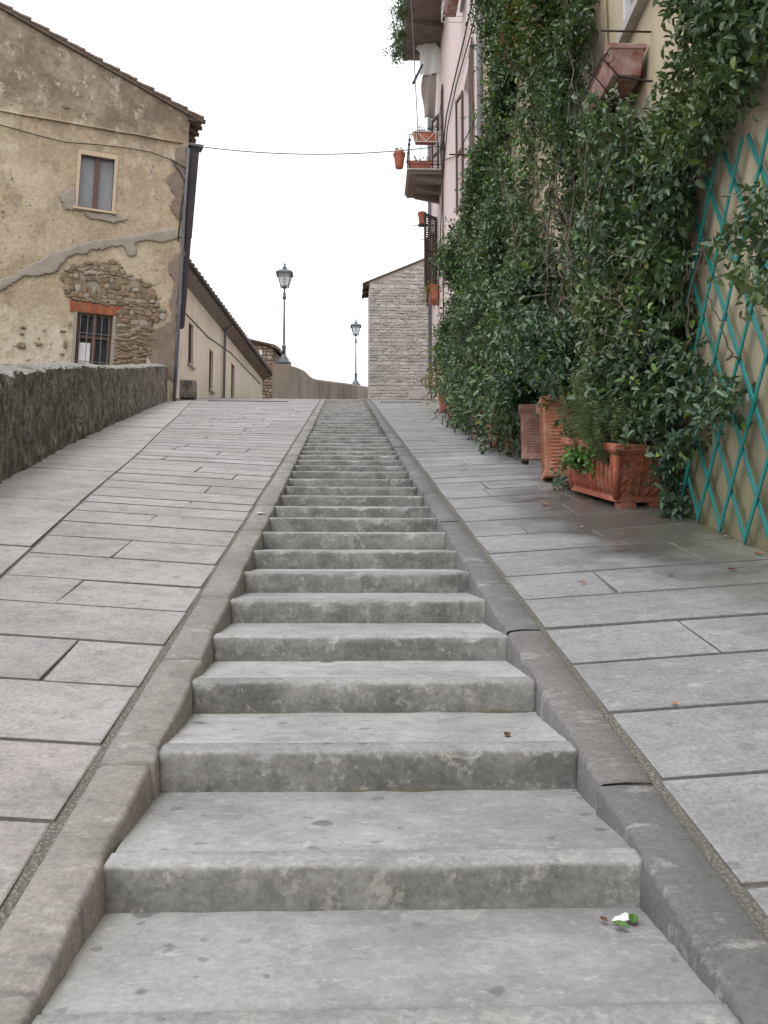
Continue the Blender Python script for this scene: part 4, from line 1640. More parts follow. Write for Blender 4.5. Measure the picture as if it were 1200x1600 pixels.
def shoots(orig, dirs, nleaf, length, ll, lw, spread=.9, droop=.25, up=.25, sides=2):
    """leafy twigs; returns arrays for leaf_mesh plus twig polylines"""
    B, A, Sd, L, Wd = [], [], [], [], []
    n_ = len(orig)
    length = np.broadcast_to(np.asarray(length, float), (n_,))
    a0 = rng.uniform(0, 6.28, n_)
    ref = unit(np.cross(dirs, rng.normal(size=(n_, 3))))
    ref2 = np.cross(dirs, ref)
    for k in range(nleaf):
        t = (k + .6) / nleaf
        p = orig + dirs * (length * t)[:, None]
        p[:, 2] -= droop * length * t * t
        ang = a0 + k * 2.4
        rad = ref * np.cos(ang)[:, None] + ref2 * np.sin(ang)[:, None]
        ax = unit(rad * spread + dirs * .55 + np.array([0, 0, -.12]) + rng.normal(size=(n_, 3)) * .18)
        upv = np.array([-.45, -.25, up + .55]) + rng.normal(size=(n_, 3)) * .45
        sd = unit(np.cross(upv, ax))
        B.append(p)
        A.append(ax)
        Sd.append(sd)
        k_ = rng.uniform(.55, 1.35, n_)
        L.append(k_ * ll)
        Wd.append(k_ * rng.uniform(.85, 1.15, n_) * lw)
    return [np.concatenate(q) for q in (B, A, Sd, L, Wd)]


def np_inpoly(px_, py_, poly):
    c = np.zeros(px_.shape, bool)
    P_ = list(poly)
    for (x0, y0), (x1, y1) in zip(P_, P_[1:] + P_[:1]):
        if y0 == y1:
            continue
        m_ = (y0 > py_) != (y1 > py_)
        xc = (x1 - x0) * (py_ - y0) / (y1 - y0) + x0
        c ^= m_ & (px_ < xc)
    return c


_k = np.random.default_rng(5)
_wv = [(_k.normal(size=2) * f_, _k.uniform(0, 6.28)) for f_ in (.5, .8, 1.1, 1.6, 2.1, 2.8, 3.6, 4.6, 6.0) for _ in range(2)]


def field(y, z, o=0.0):
    s = 0
    for (d_, p_) in _wv:
        s = s + np.sin(y * d_[0] + z * d_[1] + p_ + o) / (0.6 + np.hypot(*d_) * .35)
    return s / 4.2


def vine_points(poly, count, thick, dens_lo=-.6, o=0.0):
    """random points hanging in front of the wall inside a wall polygon (y, z)"""
    ys_ = [p[0] for p in poly]
    zs_ = [p[1] for p in poly]
    out = []
    got = 0
    while got < count:
        y = rng.uniform(min(ys_), max(ys_), count * 2)
        z = rng.uniform(min(zs_), max(zs_), count * 2)
        jy = y + .25 * field(y * 2.2, z * 2.2, o + 2)
        jz = z + .22 * field(y * 2.0, z * 2.0, o + 4)
        d = field(y, z, o)
        bul = field(y * .9, z * .9, o + 7)
        keep = np_inpoly(jy, jz, poly) & (d > dens_lo + rng.normal(size=len(y)) * .25) & (bul > -.75 + rng.normal(size=len(y)) * .3)
        y, z, d = y[keep], z[keep], d[keep]
        t = thick(y, z) * np.clip(.62 + 1.15 * field(y * .9, z * .9, o + 7), .06, 1.5)
        x = WX(0) + .0207 * y - t * rng.uniform(.12, 1.0, len(y)) ** .6 - .03
        out.append(np.stack([x, y, z], 1))
        got += len(y)
    return np.concatenate(out)[:count]


def vine_dirs(n_, out=.5, down=.35):
    d = rng.normal(size=(n_, 3)) * .6
    d[:, 0] -= out
    d[:, 2] -= down
    return unit(d)


def stems(name, starts, mat, parent, seg=26, step=.22, r0=.016, climb=1.0, drift=0.0, off=(.05, .3), limit=None):
    mb = MB()
    for (y, z) in starts:
        q = random.Random(int(y * 100 + z * 7))
        x = q.uniform(*off)
        a = math.pi / 2 * climb + q.uniform(-.5, .5)
        pts, rs = [], []
        for i_ in range(seg):
            pts.append((WX(y) - x, y, z))
            rs.append(max(.0035, r0 * (1 - i_ / seg * .8)))
            a += q.uniform(-.42, .42) - (a - math.pi / 2 * climb) * .12
            y += math.cos(a) * step + drift * step
            z += math.sin(a) * step
            x = min(off[1] + .1, max(off[0], x + q.uniform(-.05, .05)))
            if limit and not inpoly((y, z), limit):
                break
        if len(pts) > 3:
            mb.tube(pts, rs, 5)
    o = mb.build(name, mat, parent, True)
    return tag(o, kind='stuff')


MAIN = [(25.2, 6.1), (25.6, 7.7), (23.6, 8.6), (24.8, 10.2), (21.4, 9.9), (20.4, 10.3), (17.9, 10.1), (17.0, 10.7), (16.9, 12.0), (16.8, 14.0), (11.2, 9.6), (9.9, 7.6), (9.75, 6.68), (9.5, 6.1), (8.86, 5.75), (7.9, 5.3), (7.4, 4.9), (7.1, 4.4), (7.2, 3.9), (7.4, 3.4), (7.55, 2.95), (7.8, 2.7), (8.1, 2.7), (8.4, 3.0), (9.3, 3.36), (12.4, 3.75), (15.3, 4.1), (19.8, 4.6), (24.2, 5.6)]
vine = empty('climbing_vine', (WX(14), 14, 3.4))
tag(vine, 'dense dark green climbing vine covering the wall above the terracotta planters', 'vine')


def thick_main(y, z):
    h = z - .24 * y
    low = np.clip((3.0 - h) / 2.3, 0, 1)
    return .34 + .26 * low * np.clip((y - 9) / 4, 0, 1) * np.clip((21 - y) / 6, 0, 1) + .06 * np.clip((y - 14) / 6, 0, 1)


po = vine_points(MAIN, 9800, thick_main, -.42)
near = po[:, 1] < 12
fa = po[~near]
ne = po[near]
# nearer part has more and finer shoots
ne = np.concatenate([ne, vine_points([p for p in MAIN if True], 4300, thick_main, -.4, 0.0)])
ne = ne[ne[:, 1] < 13]
print('vine shoots', len(fa), len(ne))
leaf_mesh('foliage', *shoots(fa, vine_dirs(len(fa)), 9, rng.uniform(.2, .40, len(fa)), .10, .056), 'leaf', vine)
leaf_mesh('foliage', *shoots(ne, vine_dirs(len(ne)), 9, rng.uniform(.14, .34, len(ne)), .076, .042), 'leaf', vine)
stems('stem', [(rnd.uniform(8.4, 26), 0) for _ in range(0)] + [(yy, .24 * yy + .7) for yy in [8.6, 8.9, 9.3, 9.8, 10.2, 10.6, 11, 11.5, 12, 12.6, 13.2, 14, 14.8, 15.6, 16.5, 17.5, 18.6, 20, 21.5, 23]] + [(yy, .24 * yy + 1.2) for yy in [8.0, 8.3, 8.7, 9.0, 9.2, 9.6, 10.0, 10.4, 11.2, 12.2, 7.6, 7.8]], 'bark', vine, 24, .2, .014, 1.0, -.06, (.06, .42), MAIN)
tw = MB()
for i_ in range(420):
    q = random.Random(i_ + 900)
    y = q.uniform(7.6, 11.5) if i_ < 300 else q.uniform(11.5, 20)
    z = .24 * y + q.uniform(1.0, 3.6)
    if not inpoly((y, z), MAIN):
        continue
    p = Vector((WX(y) - q.uniform(.12, .42), y, z))
    d = Vector((q.uniform(-.4, .2), q.uniform(-1, 1), q.uniform(-.7, 1))).normalized()
    pts = [p]
    for k in range(5):
        d = (d + Vector((q.uniform(-.4, .4), q.uniform(-.5, .5), q.uniform(-.5, .5)))).normalized()
        pts.append(pts[-1] + d * q.uniform(.05, .11))
    tw.tube(pts, [.006, .005, .0045, .004, .003, .002], 4)
tag(tw.build('twig', 'twig', vine, True), kind='stuff')
# bright shoots scattered over it
br = vine_points(MAIN, 420, lambda y, z: thick_main(y, z) * 1.25, -.4, 1.5)
leaf_mesh('young_shoot', *shoots(br, vine_dirs(len(br), .6, .1), 6, .16, .062, .036), 'leaf_bright', vine)

# curtain of thin branches over the trellis, top right
UR = [(7.3, 4.4), (7.0, 5.0), (6.55, 5.3), (6.3, 6.4), (2.5, 6.6), (2.5, 4.5), (4.6, 4.3), (5.2, 4.3), (5.9, 4.4), (6.5, 4.45), (7.1, 4.3)]
vine2 = empty('hanging_vine', (WX(5.5), 5.5, 1.5))
tag(vine2, 'loose vine branches hanging over the top of the teal trellis at the right edge', 'vine')
p2 = np.concatenate([vine_points(UR, 1700, lambda y, z: .30 + 0 * y, -.3, 3.0), vine_points([(5.75, 3.7), (5.75, 3.3), (5.3, 2.95), (4.4, 3.1), (4.4, 3.65)], 100, lambda y, z: .3 + 0 * y, -.2, 3.0)])
leaf_mesh('foliage', *shoots(p2, vine_dirs(len(p2), .6, .5), 8, rng.uniform(.12, .26, len(p2)), .074, .038), 'leaf', vine2)
stems('stem', [(6.9, 3.9), (6.6, 4.4), (6.0, 4.6), (5.4, 4.9), (5.0, 5.2), (7.2, 3.2), (6.4, 2.9), (4.5, 4.9), (6.9, 2.5)], 'bark', vine2, 16, .13, .009, .1, -.9, (.06, .3))

# creeper hanging down at the upper left of the wall
IV = [(19.0, 14.6), (17.4, 12.2), (17.5, 11.0), (15.0, 10.0), (12.2, 8.5), (10.4, 7.5), (10.15, 7.9), (11.5, 9.5), (13.0, 12.5)]
ivy = empty('wall_creeper', (WX(15), 15, 8))
tag(ivy, 'lighter yellow-green creeper with rusty leaves high on the cream wall', 'creeper')
p3 = vine_points(IV, 3400, lambda y, z: .38 + 0 * y, -.45, 5.0)
leaf_mesh('foliage', *shoots(p3, vine_dirs(len(p3), .3, .9), 8, rng.uniform(.25, .45, len(p3)), .085, .055), 'leaf_ivy', ivy)
stems('stem', [(12, 8.6), (13, 9.2), (14.5, 9.9), (16, 10.8), (17, 11.6), (11.2, 8.2)], 'bark', ivy, 14, .25, .012, 1.0, 0, (.05, .2))


# ------------------------------------------------------------------ trellis
tre = empty('trellis', (WX(7), 7, 1.7))
tag(tre, 'teal diamond lattice trellis fixed to the cream wall beside the planter', 'trellis')
TW, THh = .45, .62
slope_t = THh / TW


def trellis_slat(y0, sg, off):
    """from the foot at y0 rising along +y (sg=1) or -y (sg=-1)"""
    pts = []
    ztop = 2.75
    ya, za = y0, 0.02
    yb = y0 + sg * ztop / slope_t
    if sg > 0 and yb > 10.0:
        yb = 10.0
    if sg < 0 and yb < 3.4:
        yb = 3.4
    hb = abs(yb - y0) * slope_t
    if hb < .12:
        return
    g = .24 * 1.02

    def P(y, h, d):
        zb = H(WX(y), y)
        return Vector((WX(y) - .045 - d, y, zb + h))
    a, b = P(ya, za, off), P(yb, hb, off)
    dvec = (b - a).normalized()
    up = Vector((1, 0, 0)).cross(dvec).normalized()
    vs = []
    for p in (a, b):
        for sx_, su in ((-1, -1), (1, -1), (1, 1), (-1, 1)):
            vs.append(p + Vector((sx_ * .006, 0, 0)) + up * su * .020)
    mb = MB()
    mb.add(vs, [(0, 3, 2, 1), (4, 5, 6, 7), (0, 1, 5, 4), (1, 2, 6, 5), (2, 3, 7, 6), (3, 0, 4, 7)])
    mb.build('slat', 'teal', tre, bevel=.003)


feet = [3.76 + TW * i_ for i_ in range(14)]
for y0 in feet:
    trellis_slat(y0, 1, .0)
    trellis_slat(y0, -1, .014)


def edge_slat(ys_, hs_, sg, off):
    y0 = ys_ - sg * hs_ / slope_t
    ya, ha = ys_, hs_
    yb = min(10.0, max(3.4, y0 + sg * 2.75 / slope_t))
    hb = abs(yb - y0) * slope_t

    def P(y, h):
        return Vector((WX(y) - .045 - off, y, H(WX(y), y) + h))
    a, b = P(ya, ha), P(yb, hb)
    if (b - a).length < .1:
        return
    dvec = (b - a).normalized()
    up = Vector((1, 0, 0)).cross(dvec).normalized()
    vs = [p + Vector((sx_ * .006, 0, 0)) + up * su * .020 for p in (a, b) for sx_, su in ((-1, -1), (1, -1), (1, 1), (-1, 1))]
    mb = MB()
    mb.add(vs, [(0, 3, 2, 1), (4, 5, 6, 7), (0, 1, 5, 4), (1, 2, 6, 5), (2, 3, 7, 6), (3, 0, 4, 7)])
    mb.build('slat', 'teal', tre, bevel=.003)


for i_ in range(1, 5):
    edge_slat(3.4, (3.4 - (feet[0] - TW * i_)) * slope_t, 1, .0)
    edge_slat(10.0, ((feet[-1] + TW * i_) - 10.0) * slope_t, -1, .014)


# ------------------------------------------------------------------ planters along the right wall
def soil_fill(root, c, s, rz=0.0):
    MB().box(c, s, rz).build('soil', 'soil', root, False, False)


def box_planter(loc, w_, l_, h_, rz, mat, label, ribs=16, tilt=0.0, foot=0.0):
    r = empty('ribbed_planter', loc, rz)
    r.rotation_euler = (tilt, 0, rz)
    tag(r, label, 'planter', 'planters along the wall')
    body = MB()
    body.frustum((0, 0, foot), (w_ * .90, l_ * .90), (w_ * .97, l_ * .97), h_ - foot)
    b = body.build('body', mat, r, False, False, .012)
    rim = MB()
    rim.frustum((0, 0, h_ - .10), (w_ * 1.0, l_ * 1.0), (w_ * 1.09, l_ * 1.09), .045)
    rim.frustum((0, 0, h_ - .055), (w_ * 1.09, l_ * 1.09), (w_ * 1.06, l_ * 1.06), .06)
    rim.build('rim', mat, r, False, False, .008)
    pl_ = MB()
    pl_.frustum((0, 0, foot - .004), (w_ * .96, l_ * .96), (w_ * .95, l_ * .95), .075)
    pl_.build('plinth', mat, r, False, False, .01)
    rb = MB()
    zz0, zz1 = foot + .10, h_ - .13
    for i_ in range(ribs):
        z = zz0 + (zz1 - zz0) * i_ / (ribs - 1)
        t = .90 + .07 * (z - foot) / (h_ - foot)
        for ax_ in (0, 1):
            for sg in (-1, 1):
                if ax_ == 0:
                    rb.tube([(-w_ * t * .39, sg * l_ * t * .5, z), (w_ * t * .39, sg * l_ * t * .5, z)], .0105, 5)
                else:
                    rb.tube([(sg * w_ * t * .5, -l_ * t * .39, z), (sg * w_ * t * .5, l_ * t * .39, z)], .0105, 5)
    rb.build('ribbing', mat, r, True, False)
    if foot:
        ft_ = MB()
        ft_.box((0, -l_ * .25, foot / 2 - .04), (w_ * .6, l_ * .3, foot + .08))
        ft_.build('brick_support', 'stone_sill', r, False, False)
    MB().box((0, 0, h_ - .01), (w_ * .9, l_ * .9, .04)).build('soil', 'soil', r, False, False)
    return r


def gz(x, y):
    return H(x, y)


box_planter((2.29, 10.38, gz(2.29, 10.2)), .56, .56, .88, R(-7), 'terracotta_pale', 'tall square ribbed orange terracotta planter behind the long fluted one', 17, 0, .05)
box_planter((2.37, 12.2, gz(2.3, 12.0)), .50, .50, .74, R(-10), 'terracotta_pink', 'pinkish ribbed square planter directly behind the tall orange planter', 15, 0, .07)
box_planter((2.38, 13.45, gz(2.3, 13.3)), .52, .50, .70, R(-8), 'terracotta_pink', 'farther pinkish ribbed planter half hidden under the vine', 14, 0, .05)


def round_pot(loc, r0, h_, mat, label, name='round_pot', group='planters along the wall'):
    r = empty(name, loc)
    tag(r, label, 'pot', group)
    MB().lathe((0, 0, 0), [(r0 * .66, 0), (r0 * .70, h_ * .1), (r0 * .92, h_ * .78), (r0 * .93, h_ * .80)], 18).build('body', mat, r, True, False)
    MB().lathe((0, 0, 0), [(r0 * .95, h_ * .78), (r0 * 1.04, h_ * .80), (r0 * 1.06, h_ * .98), (r0, h_), (r0 * .9, h_), (r0 * .88, h_ * .9)], 18).build('rim', mat, r, True, False)
    MB().lathe((0, 0, 0), [(.001, h_ * .88), (r0 * .89, h_ * .88), (r0 * .89, h_ * .90)], 14).build('soil', 'soil', r, False, False)
    return r


round_pot((2.32, 14.75, gz(2.3, 14.75) - .02), .30, .62, 'terracotta', 'round terracotta pot in deep shade behind the pinkish ribbed planters')
round_pot((2.22, 16.4, gz(2.2, 16.4) - .02), .24, .40, 'terracotta_pink', 'low round pot under the drooping oleander leaves')
round_pot((2.62, 25.9, gz(2.6, 25.9) - .02), .22, .75, 'terracotta', 'slim tall terracotta pot farthest up the right ramp')
round_pot((2.50, 22.6, gz(2.5, 22.6) - .02), .24, .5, 'terracotta_pink', 'round pot buried in leaves below the pink wall')

# the long fluted planter nearest the camera
LPL, LPW, LPH = 1.42, .60, .48
lp = empty('fluted_planter', (2.385, 8.86, gz(2.4, 8.86) + .03))
lp.rotation_euler = (math.atan(.20), 0, R(5.5))
tag(lp, 'long orange terracotta planter with fluted side and leaf relief, nearest on the right', 'planter', 'planters along the wall')
MB().frustum((0, 0, 0), (LPW * .70, LPL * .80), (LPW * .94, LPL * .96), LPH - .07).build('body', 'terracotta', lp, False, False, .015)
rim = MB()
rim.frustum((0, 0, LPH - .085), (LPW * .95, LPL * .97), (LPW * 1.04, LPL * 1.01), .03)
rim.frustum((0, 0, LPH - .055), (LPW * 1.05, LPL * 1.015), (LPW * 1.05, LPL * 1.015), .06)
rim.build('rim', 'terracotta', lp, False, False, .01)
bs = MB()
bs.frustum((0, 0, -.012), (LPW * .80, LPL * .83), (LPW * .77, LPL * .815), .045)
bs.build('plinth', 'terracotta', lp, False, False, .01)
for i_ in range(11):
    t = (i_ + .5) / 11
    for sg in (-1, 1):
        mb = MB()
        y0b, y1b = (t - .5) * LPL * .70, (t - .5) * LPL * .86
        pts, rs = [], []
        for q in range(7):
            u_ = q / 6
            z = .05 + (LPH - .16) * u_
            half = LPW * .5 * (.70 + .24 * z / (LPH - .07))
            pts.append((sg * (half - .004), y0b + (y1b - y0b) * u_, z))
            rs.append(.034 * (.6 + .4 * math.sin(math.pi * min(1, u_ * 1.0 + .12))) if q not in (0, 6) else .018)
        mb.tube(pts, rs, 7)
        mb.build('flute', 'terracotta', lp, True, False)
for sx in (-1, 1):
    for sy in (-1, 1):
        ac = MB()
        for q in range(4):
            z = .06 + q * .085
            hx = LPW * .5 * (.70 + .24 * z / .43) - .005
            hy = LPL * .5 * (.80 + .16 * z / .43) - .002
            for dx, dy in ((-.03 - .045 * (q % 2 + .6), 0), (0, -.05 - .03 * (q % 2))):
                ac.tube([(sx * hx, sy * hy, z - .02), (sx * (hx + dx * .6), sy * (hy + dy * .6), z + .05), (sx * (hx + dx * 1.4), sy * (hy + dy * 1.4), z + .085)], [.012, .030, .006], 6)
        ac.tube([(sx * LPW * .5 * .75, sy * LPL * .5 * .805, .02), (sx * LPW * .5 * .93, sy * LPL * .5 * .955, LPH - .09)], [.03, .034], 7)
        ac.build('leaf_relief', 'terracotta', lp, True, False)
for dx in (-.14, -.05, .05, .14):
    ac = MB()
    for q in range(4):
        z = .05 + .085 * q
        hy = LPL * .5 * (.80 + .16 * z / .43)
        ac.tube([(dx * .5, -hy + .004, z), (dx * .9, -hy - .006, z + .05), (dx * 1.25, -hy - .002, z + .10)], [.008, .024, .004], 6)
    ac.build('leaf_relief', 'terracotta', lp, True, False)
ftm = MB()
ftm.frustum((-.12, -LPL * .37, -.20), (.19, .15), (.15, .13), .19)
ftm.build('foot', 'terracotta', lp, False, False, .015)
ftm = MB()
ftm.frustum((.14, -LPL * .37, -.20), (.16, .15), (.13, .13), .19)
ftm.build('foot', 'terracotta', lp, False, False, .015)
MB().box((0, 0, LPH - .03), (LPW * .94, LPL * .94, .03)).build('soil', 'soil', lp, False, False)

# ------------------------------------------------------------------ plants in the planters
# rosemary
ros = empty('rosemary_bush', (2.44, 8.7, 2.62))
tag(ros, 'feathery olive green rosemary bush growing in the long fluted planter', 'shrub')
O_, D_, LN = [], [], []
mb = MB()
for i_ in range(170):
    q = random.Random(i_ + 400)
    y = 8.62 + q.uniform(-.40, .48)
    x = 2.33 + q.uniform(-.15, .15)
    a = q.uniform(-1.25, 1.0)
    p = Vector((x, y, 2.50 + (y - 8.86) * .2))
    d = Vector((q.uniform(-.8, .25), math.sin(a) * .8, q.uniform(.45, 1.1))).normalized()
    ln = q.uniform(.42, .88) * (1.15 if y > 8.8 else .8)
    pts = [p]
    for k in range(6):
        d = (d + Vector((q.uniform(-.1, .1), q.uniform(-.1, .1), .16))).normalized()
        pts.append(pts[-1] + d * ln / 6)
    mb.tube(pts, [.006, .005, .004, .003, .003, .002, .001], 4)
    for k in range(1, 6):
        for rep in range(7):
            t = rep / 7
            O_.append(tuple(pts[k].lerp(pts[k + 1], t)))
            D_.append(tuple(d))
            LN.append(.04)
O_, D_ = np.array(O_), unit(np.array(D_))
leaf_mesh('foliage', *shoots(O_, D_, 6, .03, .042, .0075, .9, 0, .5), 'leaf_rosemary', ros)
tag(mb.build('stem', 'bark', ros, True), kind='stuff')
# crooked woody trunks showing through
for pts in ([(2.34, 8.62, 2.52), (2.31, 8.60, 2.66), (2.36, 8.56, 2.80), (2.33, 8.50, 2.95), (2.38, 8.46, 3.10)], [(2.44, 8.5, 2.5), (2.48, 8.46, 2.72), (2.45, 8.42, 2.92), (2.52, 8.4, 3.12)], [(2.28, 8.9, 2.56), (2.22, 8.86, 2.68), (2.26, 8.8, 2.8), (2.20, 8.74, 2.9)]):
    MB().tube(pts, [.016, .015, .012, .010, .006][:len(pts)], 6).build('trunk', 'bark', ros, True)


def clump(name, label, cat, centres, nshoot, rad, nleaf, length, ll, lw, mat, out=(-.3, -.2, .3), down=0.0, droop=.4, base=None, stemmat=None):
    c0 = np.array(centres, float)
    r = empty(name, tuple(base if base else c0[0]))
    tag(r, label, cat)
    idx_ = rng.integers(0, len(c0), nshoot)
    o = c0[idx_] + rng.normal(size=(nshoot, 3)) * rad
    d = unit(rng.normal(size=(nshoot, 3)) * .6 + np.array(out) - np.array([0, 0, down]))
    leaf_mesh('foliage', *shoots(o, d, nleaf, rng.uniform(.6, 1.2, nshoot) * length, ll, lw, .9, droop), mat, r)
    mb = MB()
    b = Vector(base if base else c0[0])
    for i_ in range(min(len(c0) * 2, 16)):
        c = Vector(c0[i_ % len(c0)])
        mid = b.lerp(c, .5) + Vector((rnd.uniform(-.04, .04), rnd.uniform(-.04, .04), rnd.uniform(0, .06)))
        mb.tube([b + Vector((rnd.uniform(-.03, .03), rnd.uniform(-.03, .03), -.02)), mid, c], [.007, .005, .003], 5)
    tag(mb.build('stem', stemmat or 'bark', r, True), kind='stuff')
    return r


# bright small-leaved herb at the planter's stair-side rim
clump('leafy_herb', 'bright green leafy herb spilling over the rim of the long fluted planter', 'plant',
      [(2.10, 9.10, 2.66), (2.07, 8.95, 2.62), (2.08, 8.80, 2.58), (2.12, 8.62, 2.56), (2.20, 8.44, 2.56), (2.36, 8.28, 2.54), (2.06, 8.9, 2.55)], 125, .05, 5, .08, .046, .036, 'leaf_bright', (-.4, -.3, .5), base=(2.26, 8.6, 2.46))
# jasmine-like trailer between planter and trellis
JA = [(2.52, 8.05, 3.2), (2.5, 7.9, 3.0), (2.52, 7.8, 2.8), (2.57, 7.9, 2.6), (2.56, 7.8, 2.4), (2.55, 7.74, 2.2), (2.50, 7.70, 2.05), (2.48, 7.5, 2.9), (2.5, 7.2, 2.8), (2.5, 6.9, 2.72), (2.48, 6.6, 2.68), (2.48, 6.4, 2.62), (2.48, 7.3, 2.5), (2.5, 7.0, 3.0), (2.5, 7.35, 3.2), (2.5, 7.6, 3.4)]
clump('trailing_jasmine', 'glossy trailing climber hanging between the long planter and the teal trellis', 'vine', JA, 270, .055, 8, .15, .068, .036, 'leaf_trail', (-.4, -.2, 0), .35, .3, base=(2.56, 8.1, 2.3))
# weeds at the foot of the tall planter
clump('weed_tuft', 'small leafy weeds at the foot of the tall ribbed planter', 'plant', [(2.12, 9.62, gz(2.1, 9.6) + .10), (2.16, 9.72, gz(2.1, 9.7) + .2), (2.06, 9.56, gz(2.1, 9.6) + .06)], 28, .04, 5, .12, .05, .026, 'leaf_trail', (-.3, -.2, .4), base=(2.14, 9.66, gz(2.1, 9.66)))
clump('vine_sprig', 'thin sprig poking out across the face of the tall ribbed planter', 'plant', [(2.18, 9.78, 2.98), (2.14, 9.7, 3.08), (2.08, 9.62, 3.0)], 14, .03, 5, .08, .05, .028, 'leaf_trail', (-.3, -.3, 0), base=(2.3, 9.9, 2.9))


# oleander: long narrow leaves in sprays
def oleander(name, label, tips, base, n_, ll):
    r = empty(name, base)
    tag(r, label, 'shrub')
    t = np.array(tips, float)
    B, A, Sd = [], [], []
    mb = MB()
    for c in t:
        d0 = unit(c - np.array(base) + np.array([-.25, -.15, .2]))
        tip = Vector(c)
        st_ = Vector(base).lerp(tip, .45) + Vector((rnd.uniform(-.1, .1), rnd.uniform(-.1, .1), .1))
        mb.tube([base, st_, tip], [.012, .008, .004], 5)
        for k in range(n_):
            off = rng.uniform(-.30, .03)
            ax = unit(rng.normal(size=3) * .62 + d0 * .55 + np.array([-.15, -.1, -.05]))
            B.append(np.array(c) + d0 * off)
            A.append(ax)
            Sd.append(unit(np.cross(np.array([-.3, -.3, 1]) + rng.normal(size=3) * .3, ax)))
    n2 = len(B)
    leaf_mesh('foliage', np.array(B), np.array(A), np.array(Sd), rng.uniform(.75, 1.2, n2) * ll, rng.uniform(.8, 1.2, n2) * ll * .14, 'leaf_oleander', r, .1, .22)
    tag(mb.build('stem', 'bark', r, True), kind='stuff')
    return r


tp = []
for i_ in range(34):
    yy = rng.uniform(14.4, 19.0)
    tp.append((WX(yy) - rng.uniform(.45, .95), yy, .24 * yy + rng.uniform(1.3, 2.6)))
oleander('oleander', 'grey-green oleander with long narrow leaves growing out of the vine', tp, (2.32, 15.6, 4.2), 26, .19)
tp = []
for i_ in range(22):
    yy = rng.uniform(14.6, 17.6)
    tp.append((WX(yy) - rng.uniform(.35, .95), yy, .24 * yy + rng.uniform(.08, .8)))
oleander('drooping_oleander', 'drooping oleander sprays with long leaves touching the paving by the pots', tp, (2.25, 16.2, 4.3), 22, .17)

# dense bush masses in front of the middle pots
BUSH = []
for i_ in range(120):
    yy = 12.4 + 11.2 * rng.uniform() ** 1.5
    hh = rng.uniform(.35, 2.4)
    BUSH.append((WX(yy) - rng.uniform(.2, (.5 + .38 * (1 - abs(hh - 1.0) / 1.6)) * (1 - .5 * max(0.0, yy - 16) / 9)), yy, .24 * yy + hh))
clump('potted_shrub', 'bushy dark evergreen leaning out over the pots halfway up the right ramp', 'shrub', BUSH, 2100, .17, 8, .28, .095, .05, 'leaf', (-.5, -.25, -.1), .2, .3, base=(2.4, 18, 4.9))
BU2 = []
for i_ in range(50):
    yy = rng.uniform(10.0, 13.6)
    hh = rng.uniform(1.0, 1.85)
    BU2.append((WX(yy) - rng.uniform(.2, .75), yy, .24 * yy + hh))
clump('square_pot_shrub', 'glossy leaved shrub billowing over the tall ribbed planters', 'shrub', BU2, 1050, .10, 8, .19, .074, .040, 'leaf_trail', (-.5, -.3, -.1), .15, .3, base=(2.36, 10.6, 3.3))
DRY = [(2.5, 25.6, 7.1), (2.55, 25.9, 7.4), (2.45, 26.2, 7.2), (2.5, 26.4, 7.7), (2.6, 26.0, 7.9), (2.4, 25.8, 6.8), (2.5, 26.6, 8.2)]
clump('yellowing_plant', 'yellowing plant in the farthest tall terracotta pot', 'plant', DRY, 160, .14, 7, .3, .09, .04, 'leaf_dry', (-.3, -.2, .2), base=(2.62, 25.9, 6.95))

# ------------------------------------------------------------------ window box with iron rack on the cream wall
wb = empty('window_box', (WX(9.0) - .02, 9.0, 6.0))
tag(wb, 'weathered red clay window box in a scrolled iron rack under the cream wall window', 'window box')
mb = MB()
mb.frustum((-.19, 0, .02), (.26, .98), (.33, 1.06), .27)
mb.build('box', 'box_red', wb, False, False, .012)
mb = MB()
mb.frustum((-.19, 0, .25), (.35, 1.08), (.35, 1.08), .05)
mb.build('rim', 'box_red', wb, False, False, .008)
MB().box((-.19, 0, .285), (.29, 1.0, .05)).build('soil', 'soil', wb, False, False)
ir = MB()
for y in (-.62, .62):
    ir.tube([(0, y, .36), (-.46, y, .36)], .010, 5)
    ir.tube([(-.46, y, .36), (-.44, y, .1), (-.30, y, -.06), (-.05, y, -.10), (0, y, -.10)], .010, 5)
    sc2 = []
    for k in range(14):
        a = k * .5
        rr_ = .012 + .005 * k
        sc2.append((-.40 + rr_ * math.cos(a) * .8, y, .12 + rr_ * math.sin(a)))
    ir.tube(sc2, .006, 4)
for x, z in ((-.46, .36), (-.44, .12), (-.30, -.06)):
    ir.tube([(x, -.62, z), (x, .62, z)], .009, 5)
for y in (-.3, 0, .3):
    ir.tube([(-.46, y, .36), (-.44, y, .12), (-.30, y, -.06)], .007, 4)
ir.build('iron_rack', 'iron', wb, True, False)


